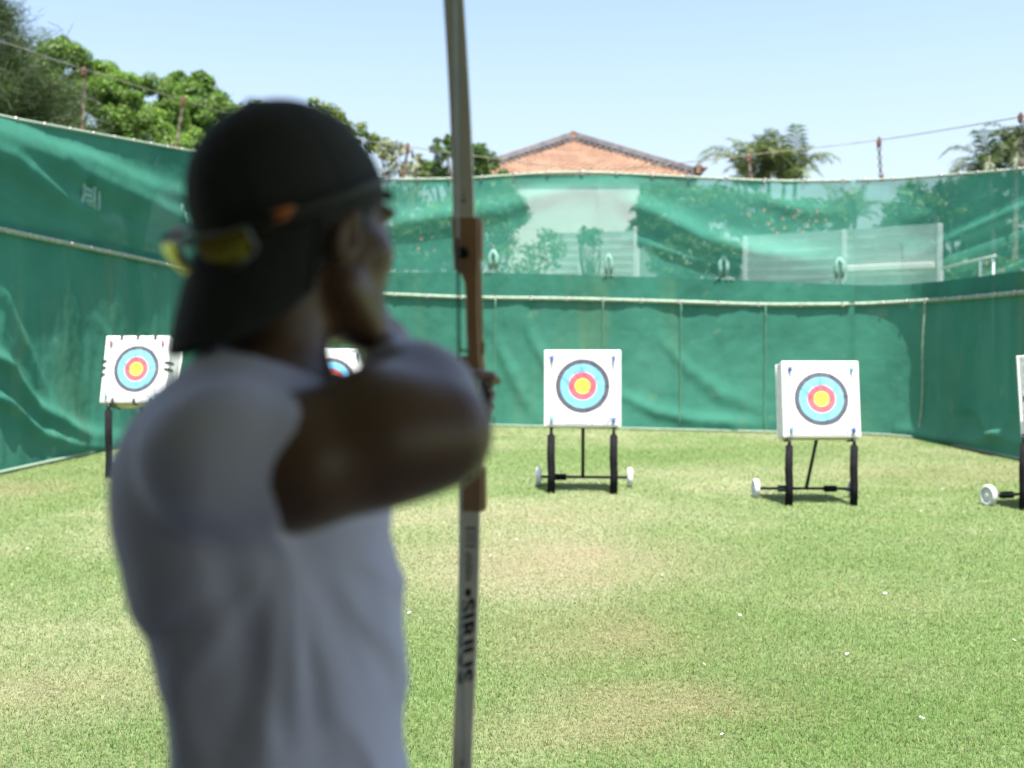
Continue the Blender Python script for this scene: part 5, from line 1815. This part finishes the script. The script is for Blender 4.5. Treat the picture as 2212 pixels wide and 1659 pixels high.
def body():
    F = Field((-.62, .55, -.02), (.22, 1.98, 1.82), VX)
    # trunk
    F.loft(TR, tuple(tf_), tuple(tu_), 0, .016)
    F.ell(C3, (.080, .135, .12), TA, .06)
    # legs
    for sg in (-1, 1):
        h = C3 + tu_ * (sg * .085) + Vector((0, 0, -.04)); kn = C3 + tu_ * (sg * .14) + Vector((0, 0, -.46)) + tf_ * .015; an = Vector((kn.x, kn.y, .09)) + tu_ * (sg * .03) - tf_ * .015
        F.cap(h, kn, .083, .055, .05); F.cap(kn, kn.lerp(an, .35), .054, .052, .03); F.cap(kn.lerp(an, .3), an, .052, .036, .03)
        F.cap(an - tf_ * .03 + Vector((0, 0, -.05)), an + tf_ * .12 + Vector((0, 0, -.06)), .036, .026, .03)
    # neck and trapezius
    F.cap(NB - Vector((0, 0, .03)), NT, .056, .053, .025)
    F.cap(NB + Vector((0, 0, .0)), SR + Vector((.02, .03, .02)), .045, .042, .04)
    F.cap(NB + Vector((0, 0, .0)), SL + Vector((-.01, -.02, -.025)), .043, .040, .03)
    # right arm
    F.ell(SR, (.042, .042, .045), None, .02)
    UA = SR.lerp(ER, .34) + Vector((0, 0, -.012))
    UB = SR.lerp(ER, .70) + Vector((0, 0, -.004))
    F.cap(SR, UA, .042, .056, .02); F.cap(UA, UB, .056, .054, .03); F.cap(UB, ER, .054, .040, .03)
    F.cap(SR.lerp(ER, .72) + Vector((0, 0, .02)), ER.lerp(HR_, .30), .040, .040, .05)
    F.cap(ER, ER.lerp(HR_, .35), .042, .047, .05); F.cap(ER.lerp(HR_, .3), HR_, .047, .027, .04)
    # left arm
    F.ell(SL, (.058, .058, .06), None, .04)
    F.cap(SL, EL, .054, .042, .03); F.cap(EL, EL.lerp(WRL, .35), .043, .043, .03); F.cap(EL.lerp(WRL, .3), WRL, .042, .028, .03)
    # head
    F.ell(hp(-.012, 0, .035), (.076, .098, .092), HA, .03)
    F.ell(hp(.040, 0, -.045), (.058, .062, .068), HA, .025)
    F.ell(hp(.072, 0, -.098), (.026, .022, .018), HA, .025)
    for sg in (-1, 1):
        F.cap(hp(.015, sg * .056, -.062), hp(.062, sg * .028, -.096), .018, .016, .03)      # jaw line
        F.ell(hp(.058, sg * .045, -.022), (.022, .022, .018), HA, .03)                       # cheekbones
        F.ell(hp(.084, sg * .030, .022), (.024, .013, .009), HA, .018)                       # brows
        F.ell(hp(.098, sg * .031, .000), (.017, .012, .011), HA, .012, 'sub')                # eye sockets
    F.cap(hp(.092, 0, .010), hp(.112, 0, -.030), .009, .0125, .012)
    for sg in (-1, 1): F.ell(hp(.103, sg * .012, -.034), (.008, .010, .007), HA, .008)
    for sg in (-1, 1): F.ell(hp(.082, sg * .031, .000), (.0125, .0125, .0115), HA, .004)
    F.ell(hp(.094, 0, -.056), (.022, .010, .006), HA, .006); F.ell(hp(.092, 0, -.067), (.020, .010, .007), HA, .006)
    F.cap(hp(.108, -.02, -.0615), hp(.108, .02, -.0615), .0035, None, .004, 'sub')
    # ears
    for sg in (-1, 1):
        e = hp(-.002, sg * .079, -.014)
        ax = (tuple(hr * sg * .9 - hf * .42), tuple(hf * .9 + hr * sg * .42 - hz * .18), tuple(hz + hf * -.18))
        F.ell(e, (.009, .018, .031), ax, .008)
        F.ell(e + hr * sg * .010 + hf * .003 + hz * .004, (.006, .010, .018), ax, .005, 'sub')
    # hands --------------------------------------------------------------
    def finger(pts, r0=.0092, r1=.0072):
        n = len(pts) - 1
        for i in range(n):
            F.cap(pts[i], pts[i + 1], r0 + (r1 - r0) * i / n, r0 + (r1 - r0) * (i + 1) / n, .004)
    # left hand round the grip: palm behind it, fingers close round the front and come back on the right
    z = Vector((0, 0, 1))
    F.cap(WRL, palmL + z * .004, .026, .026, .02)
    for dz in (.026, .008, -.010, -.027):
        F.cap(palmL + z * dz * .8 + bb * .012, GRIP - br_ * .030 + z * dz + bb * .012, .017, .012, .012)
    for i, (dz, ln) in enumerate(((.036, 1.0), (.015, 1.06), (-.006, 1.0), (-.026, .86))):
        k = GRIP - br_ * .034 + z * dz + bb * .008
        a = GRIP - br_ * .030 - bb * .030 + z * (dz - .004)
        b = GRIP + br_ * (.006 * ln) - bb * (.044) + z * (dz - .010)
        c = GRIP + br_ * (.036 * ln) - bb * .026 + z * (dz - .018)
        d = GRIP + br_ * (.034 * ln) + bb * .002 + z * (dz - .030)
        finger([k, a, b, c, d], .0098, .0076)
    finger([palmL + z * .024 + bb * .004, GRIP + bb * .034 + br_ * .018 + z * .034, GRIP + bb * .016 + br_ * .042 + z * .030, GRIP - bb * .010 + br_ * .050 + z * .022], .0125, .0085)
    # right hand by the chin, fingers hooked
    fd = (HR_ - ER).normalized(); sd = fd.cross(z).normalized(); ud = sd.cross(fd).normalized()
    pc = HR_ + fd * .045
    F.cap(HR_, pc + fd * .02, .028, .026, .02)
    for i in range(4):
        o = (i - 1.5) * .019
        k = pc + fd * .040 + ud * (-o) 
        F.cap(pc + ud * (-o * .8), k, .014, .0115, .01)
        tgt = -sd
        finger([k, k + fd * .026 + tgt * .014, k + fd * .014 + tgt * .036, k - fd * .012 + tgt * .038], .0095, .0075)
    finger([HR_ + fd * .02 + ud * .02, HR_ + fd * .045 + ud * .040 - sd * .02, HR_ + fd * .07 + ud * .036 - sd * .034], .012, .009)
    V, Q = F.mesh()
    return V, Q

def skin_mat():
    m, nt, out = new_mat('skin')
    tc = N(nt, 'ShaderNodeTexCoord')
    nz = N(nt, 'ShaderNodeTexNoise'); nz.inputs['Scale'].default_value = 14; nz.inputs['Detail'].default_value = 5
    nt.links.new(tc.outputs['Object'], nz.inputs['Vector'])
    rp = N(nt, 'ShaderNodeValToRGB')
    rp.color_ramp.elements[0].color = (0.125, 0.064, 0.042, 1); rp.color_ramp.elements[1].color = (0.17, 0.092, 0.062, 1)
    rp.color_ramp.elements[0].position = .3; rp.color_ramp.elements[1].position = .7
    nt.links.new(nz.outputs['Fac'], rp.inputs['Fac'])
    b = N(nt, 'ShaderNodeBsdfPrincipled'); b.inputs['Roughness'].default_value = .40; b.inputs['Sheen Weight'].default_value = .35; b.inputs['Sheen Roughness'].default_value = .3
    b.inputs['Subsurface Weight'].default_value = .12; b.inputs['Subsurface Radius'].default_value = (.012, .005, .003); b.inputs['Subsurface Scale'].default_value = 1.0
    nt.links.new(rp.outputs['Color'], b.inputs['Base Color'])
    n2 = N(nt, 'ShaderNodeTexNoise'); n2.inputs['Scale'].default_value = 160; n2.inputs['Detail'].default_value = 4
    nt.links.new(tc.outputs['Object'], n2.inputs['Vector'])
    bp = N(nt, 'ShaderNodeBump'); bp.inputs['Strength'].default_value = .15; bp.inputs['Distance'].default_value = .002
    nt.links.new(n2.outputs['Fac'], bp.inputs['Height']); nt.links.new(bp.outputs['Normal'], b.inputs['Normal'])
    nt.links.new(b.outputs[0], out.inputs['Surface'])
    return m
M_skin = skin_mat()
def cloth_mat(name, col, rough=.9, weave=420, sheen=.2):
    m = pmat(name, col, rough, var=.06, scale=5, bump=.25, bscale=weave, spec=.2)
    m.node_tree.nodes['Principled BSDF'].inputs['Sheen Weight'].default_value = sheen
    return m
M_shirt = cloth_mat('white_cotton', (0.70, 0.67, 0.92))
M_cap = cloth_mat('black_cap_cloth', (0.046, 0.046, 0.05), .85, 300, .05)
M_hair = pmat('dark_hair', (0.03, 0.026, 0.024), .6, var=.4, scale=60, bump=.6, bscale=220)
M_trouser = cloth_mat('dark_trousers', (0.045, 0.05, 0.065))
M_shoe = pmat('shoe', (0.06, 0.06, 0.06), .6, var=.2)
M_forearm = cloth_mat('pale_forearm_band', (0.55, 0.62, 0.74), .7)

ORG = np.array((HIP.x, HIP.y, 0.0))
V, Q = body()
person = np_mesh('person', V - ORG, Q, M_skin, smooth=True, loc=tuple(ORG))
tag(person, 'archer in white t-shirt and backward black cap drawing a wooden bow, seen from behind', 'person')

def child(F, name, mat, parent=person):
    V, Q = F.mesh()
    return np_mesh(name, V - ORG, Q, mat, parent, smooth=True)

# ---- t-shirt
def shirt():
    F = Field((-.62, .62, .78), (.22, 1.75, 1.66), .006)
    ra = SR.lerp(ER, .31); la = SL.lerp(EL, .85)
    F.loft(TR, tuple(tf_), tuple(tu_), 0)
    F.cap(NB, NT, .066, .064, .03)
    F.cap(P(560, 872, 1.0), P(505, 948, .93), .048, .056, .05)
    F.cap(NB + Vector((0, 0, -.01)), SL + Vector((-.01, -.02, -.03)), .054, .048, .04)
    ad = (ER - SR).normalized(); ld = (EL - SL).normalized()
    A_ = Field((-.62, .62, .78), (.22, 1.75, 1.66), .006)
    A_.cap(SR - ad * .01, SR.lerp(ER, .50) + Vector((0, 0, -.014)), .057, .074, 0); A_.halfspace(ra, ad - Vector((0, 0, .30)))
    F.merge(A_, .03)
    A_ = Field((-.62, .62, .78), (.22, 1.75, 1.66), .006)
    A_.cap(SL, SL.lerp(EL, 1.05), .064, .056, 0); A_.halfspace(la, ld)
    F.merge(A_, .045)
    # folds: pulled from the right armpit down and round the waist
    ap = SR.lerp(ER, .3) - Vector((0, 0, .09))
    def folds(x, y, z):
        a = (x - C2_.x) * tf_.x + (y - C2_.y) * tf_.y
        b = (x - C2_.x) * tu_.x + (y - C2_.y) * tu_.y
        dx, dz = (x - ap.x), (z - ap.z)
        rad = np.sqrt(dx ** 2 + dz ** 2 + .15 * (y - ap.y) ** 2 + 1e-6)
        ang = np.arctan2(dx + .25 * (y - ap.y), -dz + .02)
        def rid(u, v, sd):
            n = fbm(u + 40, v + 40, sd, 3)
            return 1 - np.abs(2 * n - 1) * 2.2
        w1 = np.clip((1.36 - z) / .1, 0, 1)
        pull = rid(ang * 2.4, rad * 2.0, 70) * np.clip(1.3 - 2.4 * rad, .1, 1) * np.clip(rad / .12, 0, 1)
        drape = rid(a * 9 + b * 5 + 2.2 * (z - 1.1), z * 3.2 + b * 2, 71)
        cross = rid(z * 9 - a * 5, a * 3 + b * 3, 72) * np.clip((1.22 - z) / .12, 0, 1)
        top = rid(a * 7 + z * 3, b * 7 - z * 5, 73) * np.clip((z - 1.30) / .08, 0, 1)
        return -(w1 * (.010 * pull + .012 * drape + .009 * cross) + .006 * top) + .006
    F.displace(folds)
    # sleeve ends, neck hole and hem
    F.cap(ra + ad * .046, ra + ad * .10, .056, .063, .0, 'sub')
    F.cap(la - ld * .025, la + ld * .04, .047, .048, .0, 'sub')
    cn = (Vector((0, 0, 1)) + tf_ * .22).normalized(); cb = P(588, 843, 1.075)
    F.cap(cb + cn * .105, cb + cn * .30, .105, .12, .008, 'sub')
    F.cap(NB - Vector((0, 0, .02)), NT, .0625, .062, .0, 'sub')
    F.halfspace((0, 0, .86), (0, 0, -1), (-.62, .62, .70), (.3, 1.75, .95))
    return child(F, 't_shirt', M_shirt)
shirt()

# ---- cap: crown, seams, bill turned to the back
CA = hp(-.010, 0, .022)
tilt = R(-21)
cf = (hf * math.cos(tilt) + hz * math.sin(tilt) * -1).normalized()    # forward, slightly raised at the front
cu_ = hr.cross(cf).normalized()
if cu_.z < 0: cu_ = -cu_
CAX = (tuple(hr), tuple(cf), tuple(cu_))
def cap_mesh():
    F = Field((-.52, .85, 1.45), (.08, 1.38, 1.82), .004)
    F.ell(CA + cu_ * .002, (.085, .108, .100), CAX, 0)
    F.ell(CA - cf * .008 + cu_ * .036, (.074, .090, .074), CAX, .02)
    F.halfspace(CA + cu_ * -.020, -cu_)
    F.ell(CA + cu_ * -.03, (.078, .101, .09), CAX, .0, 'sub')
    F.ell(CA + cf * .118 + cu_ * -.012, (.040, .030, .028), CAX, .006, 'sub')        # adjuster opening on the forehead
    def seam(x, y, z):
        a = np.arctan2((x - CA.x) * hr.x + (y - CA.y) * hr.y, (x - CA.x) * cf.x + (y - CA.y) * cf.y + (z - CA.z) * cf.z)
        return .0016 * np.exp(-((np.mod(a, math.pi / 3) - math.pi / 6) / .035) ** 2)
    F.displace(seam)
    c = child(F, 'cap', M_cap)
    # bill
    n, mrow = 30, 8
    vs, fs = [], []
    bk = -cf
    Lb = .111
    for side in (0, 1):
        for i in range(n + 1):
            ph = R(-74 + 148 * i / n)
            rd = (bk * math.cos(ph) + hr * math.sin(ph))
            root_ = CA + cu_ * -.010 + bk * (math.cos(ph) * .106) + hr * (math.sin(ph) * .084)
            ext = Lb * math.cos(ph * .98) ** .55
            for j in range(mrow + 1):
                t = j / mrow
                curve = .018 * math.sin(ph) ** 2 * t
                d = bk * (.42 + .14 * (1 - t)) + hr * math.sin(ph) * .05 - hz * (.85 + .2 * t)
                d.normalize()
                p = root_ + d * ext * t - cu_ * curve + rd * (.004 * side)
                vs.append(p)
    N1 = (n + 1) * (mrow + 1)
    for i in range(n):
        for j in range(mrow):
            q = i * (mrow + 1) + j
            fs.append((q, q + 1, q + mrow + 2, q + mrow + 1)); fs.append((N1 + q, N1 + q + mrow + 1, N1 + q + mrow + 2, N1 + q + 1))
        q = i * (mrow + 1) + mrow
        fs.append((q, N1 + q, N1 + q + mrow + 1, q + mrow + 1))
    for i in (0, n):
        for j in range(mrow):
            q = i * (mrow + 1) + j
            fs.append((q, N1 + q, N1 + q + 1, q + 1))
    mb = MB(); mb.add([v - Vector(ORG) for v in vs], fs)
    mb.build('bill', M_cap, c, True)
    mb = MB(); q = CA + cu_ * .1095 - cf * .008 - Vector(ORG); mb.blob(q, (.008, .008, .005)); mb.build('button', M_cap, c, True)
    mb = MB()
    pts = [CA + cu_ * -.016 + cf * (.109 * math.cos(a)) + hr * (.086 * math.sin(a)) - Vector(ORG) for a in np.linspace(-.62, .62, 14)]
    mb.tube(pts, .006, 6); mb.build('adjuster_strap', M_cap, c, True)
cap_mesh()

# ---- short dark hair below the cap
def hair():
    F = Field((-.50, .85, 1.45), (.06, 1.32, 1.78), .004)
    F.ell(hp(-.016, 0, .034), (.083, .103, .096), HA, 0)
    F.ell(hp(-.050, 0, -.030), (.062, .055, .065), HA, .03)
    F.ell(hp(.022, .070, -.004), (.010, .014, .032), HA, .006); F.ell(hp(.022, -.070, -.004), (.010, .014, .032), HA, .006)
    F.halfspace(hp(.034, 0, 0), hf - hz * .9)
    for sg in (-1, 1): F.ell(hp(-.004, sg * .085, -.014), (.020, .021, .036), HA, .004, 'sub')
    F.halfspace(hp(0, 0, -.088), -hz)
    F.displace(lambda x, y, z: .0012 * np.sin(x * 900 + z * 400) * np.sin(y * 850 - z * 500))
    child(F, 'hair', M_hair)
hair()

# ---- trousers, shoes, pale bluish band round the left forearm
def lower():
    F = Field((-.55, .70, .05), (.15, 1.45, 1.06), .008)
    F.ell(C3, (.110, .166, .15), TA, 0)
    for sg in (-1, 1):
        h = C3 + tu_ * (sg * .085) + Vector((0, 0, -.04)); kn = C3 + tu_ * (sg * .14) + Vector((0, 0, -.46)) + tf_ * .015; an = Vector((kn.x, kn.y, .09)) + tu_ * (sg * .03) - tf_ * .015
        F.cap(h, kn, .094, .072, .05); F.cap(kn, an + Vector((0, 0, .0)), .070, .060, .04)
    F.halfspace((0, 0, .08), (0, 0, -1)); F.halfspace((0, 0, 1.02), (0, 0, 1))
    F.displace(lambda x, y, z: .004 * np.sin(z * 40 + x * 20) * np.sin(y * 30))
    child(F, 'trousers', M_trouser)
    for sg in (-1, 1):
        kn = C3 + tu_ * (sg * .14) + Vector((0, 0, -.46)) + tf_ * .015; an = Vector((kn.x, kn.y, .09)) + tu_ * (sg * .03) - tf_ * .015
        lo = np.minimum(an - Vector((.25, .25, .12)), an); hi = np.array(an) + .25
        F = Field((an.x - .25, an.y - .25, .0), (an.x + .3, an.y + .25, .2), .006)
        F.cap(an - tf_ * .045 + Vector((0, 0, -.045)), an + tf_ * .15 + Vector((0, 0, -.05)), .045, .040, 0)
        F.cap(an - tf_ * .02 + Vector((0, 0, .01)), an + tf_ * .03 + Vector((0, 0, -.04)), .048, .044, .03)
        F.halfspace((0, 0, .012), (0, 0, -1))
        child(F, 'shoe', M_shoe)
    F = Field((-.3, 1.3, 1.3), (.1, 1.9, 1.6), .004)
    a, b = EL.lerp(WRL, .22), WRL + (WRL - EL).normalized() * -.012
    F.cap(a, b, .047, .034, 0)
    F.halfspace(a, EL - WRL, a - Vector((.1, .1, .1)), a + Vector((.1, .1, .1)), 0); F.halfspace(b, WRL - EL, b - Vector((.1, .1, .1)), b + Vector((.1, .1, .1)), 0)
    child(F, 'forearm_band', M_forearm)
lower()

# ================================================================== sunglasses worn on the back of the cap
M_lens = None
def lens_mat():
    m, nt, out = new_mat('mirror_lens')
    tc = N(nt, 'ShaderNodeTexCoord')
    gr = N(nt, 'ShaderNodeTexNoise'); gr.inputs['Scale'].default_value = 9; gr.inputs['Detail'].default_value = 1
    nt.links.new(tc.outputs['Object'], gr.inputs['Vector'])
    rp = N(nt, 'ShaderNodeValToRGB')
    rp.color_ramp.elements[0].position = .4; rp.color_ramp.elements[1].position = .62
    rp.color_ramp.elements[0].color = (.34, .50, .04, 1); rp.color_ramp.elements[1].color = (.46, .30, .03, 1)
    nt.links.new(gr.outputs['Fac'], rp.inputs['Fac'])
    b = N(nt, 'ShaderNodeBsdfPrincipled'); b.inputs['Roughness'].default_value = .12; b.inputs['Metallic'].default_value = .75
    nt.links.new(rp.outputs['Color'], b.inputs['Base Color']); nt.links.new(b.outputs[0], out.inputs['Surface'])
    return m
M_lens = lens_mat()
M_frame = pmat('grey_blue_frame', (0.30, 0.36, 0.44), .2, var=.08)
M_temple = pmat('dark_temple', (0.02, 0.02, 0.022), .35, var=.1)
M_orange = pmat('orange_accent', (0.70, 0.20, 0.05), .35, var=.1)
def sunglasses():
    c0 = CA - cf * .128 + cu_ * -.004
    root = empty('sunglasses', c0); tag(root, 'mirrored yellow green sunglasses perched on the back of the black cap', 'sunglasses')
    O = Vector(root.location)
    bk = -cf
    def pt(a, u, out):
        a = a + R(7)                                  # wrap around the back of the head: angle, height, stand-off
        return CA + bk * (math.cos(a) * (.114 + out)) + hr * (math.sin(a) * (.094 + out)) + cu_ * u - O
    tilt_ = lambda a: .0
    up0 = -.008
    for sg in (-1, 1):
        a0, a1 = sg * R(8), sg * R(32)
        n, k = 12, 7
        vs, fs = [], []
        for s_ in (0, 1):
            for i in range(n + 1):
                t = i / n
                a = a0 + (a1 - a0) * t
                hi = .013 * (1 - .1 * t); lo_ = -.021 * math.sin(math.pi * (.18 + .74 * t)) ** .7
                for j in range(k + 1):
                    f = j / k
                    u = up0 + hi + (lo_ - hi) * f
                    vs.append(pt(a, u, .024 + .004 * s_ - .010 * f + .004 * math.sin(math.pi * f)))
        M1 = (n + 1) * (k + 1)
        for i in range(n):
            for j in range(k):
                q = i * (k + 1) + j
                fs.append((q, q + 1, q + k + 2, q + k + 1)); fs.append((M1 + q, M1 + q + k + 1, M1 + q + k + 2, M1 + q + 1))
        mb = MB(); mb.add(vs, fs); mb.build('lens', M_lens, root, True)
        # rim round the lens
        mb = MB()
        loop = [vs[i * (k + 1)] for i in range(n + 1)] + [vs[n * (k + 1) + j] for j in range(1, k + 1)] + [vs[i * (k + 1) + k] for i in range(n - 1, -1, -1)] + [vs[j] for j in range(k - 1, -1, -1)]
        mb.tube(loop, .0017, 6); mb.build('rim', M_frame, root, True)
        # temple arm running forward along the side of the cap
        mb = MB()
        aa = [R(36), R(52), R(74), R(94), R(114), R(132)]
        pts = [pt(sg * a, up0 + .014 + .0 * i, (.022, .013, .009, .007, .006, .005)[i]) for i, a in enumerate(aa)]
        mb.tube(pts, [.0038, .0036, .0032, .003, .003, .003], 6); t_ = mb.build('temple', M_temple, root, True)
        mb = MB()
        p0, p1 = pt(sg * R(40), up0 + .013, .015), pt(sg * R(53), up0 + .016, .0125)
        mb.tube([p0, p0.lerp(p1, .3) , p0.lerp(p1, .7), p1], [.003, .0055, .0055, .003], 8); mb.build('hinge_accent', M_orange, t_, True)
    mb = MB()
    mb.tube([pt(sg * R(6), up0 + .010, .025) for sg in (-1, 1)], .0035, 6)
    mb.tube([pt(a, up0 + .015, .027) for a in np.linspace(-R(8), R(8), 5)], [.0028] * 5, 6)
    mb.build('bridge', M_frame, root, True)
sunglasses()
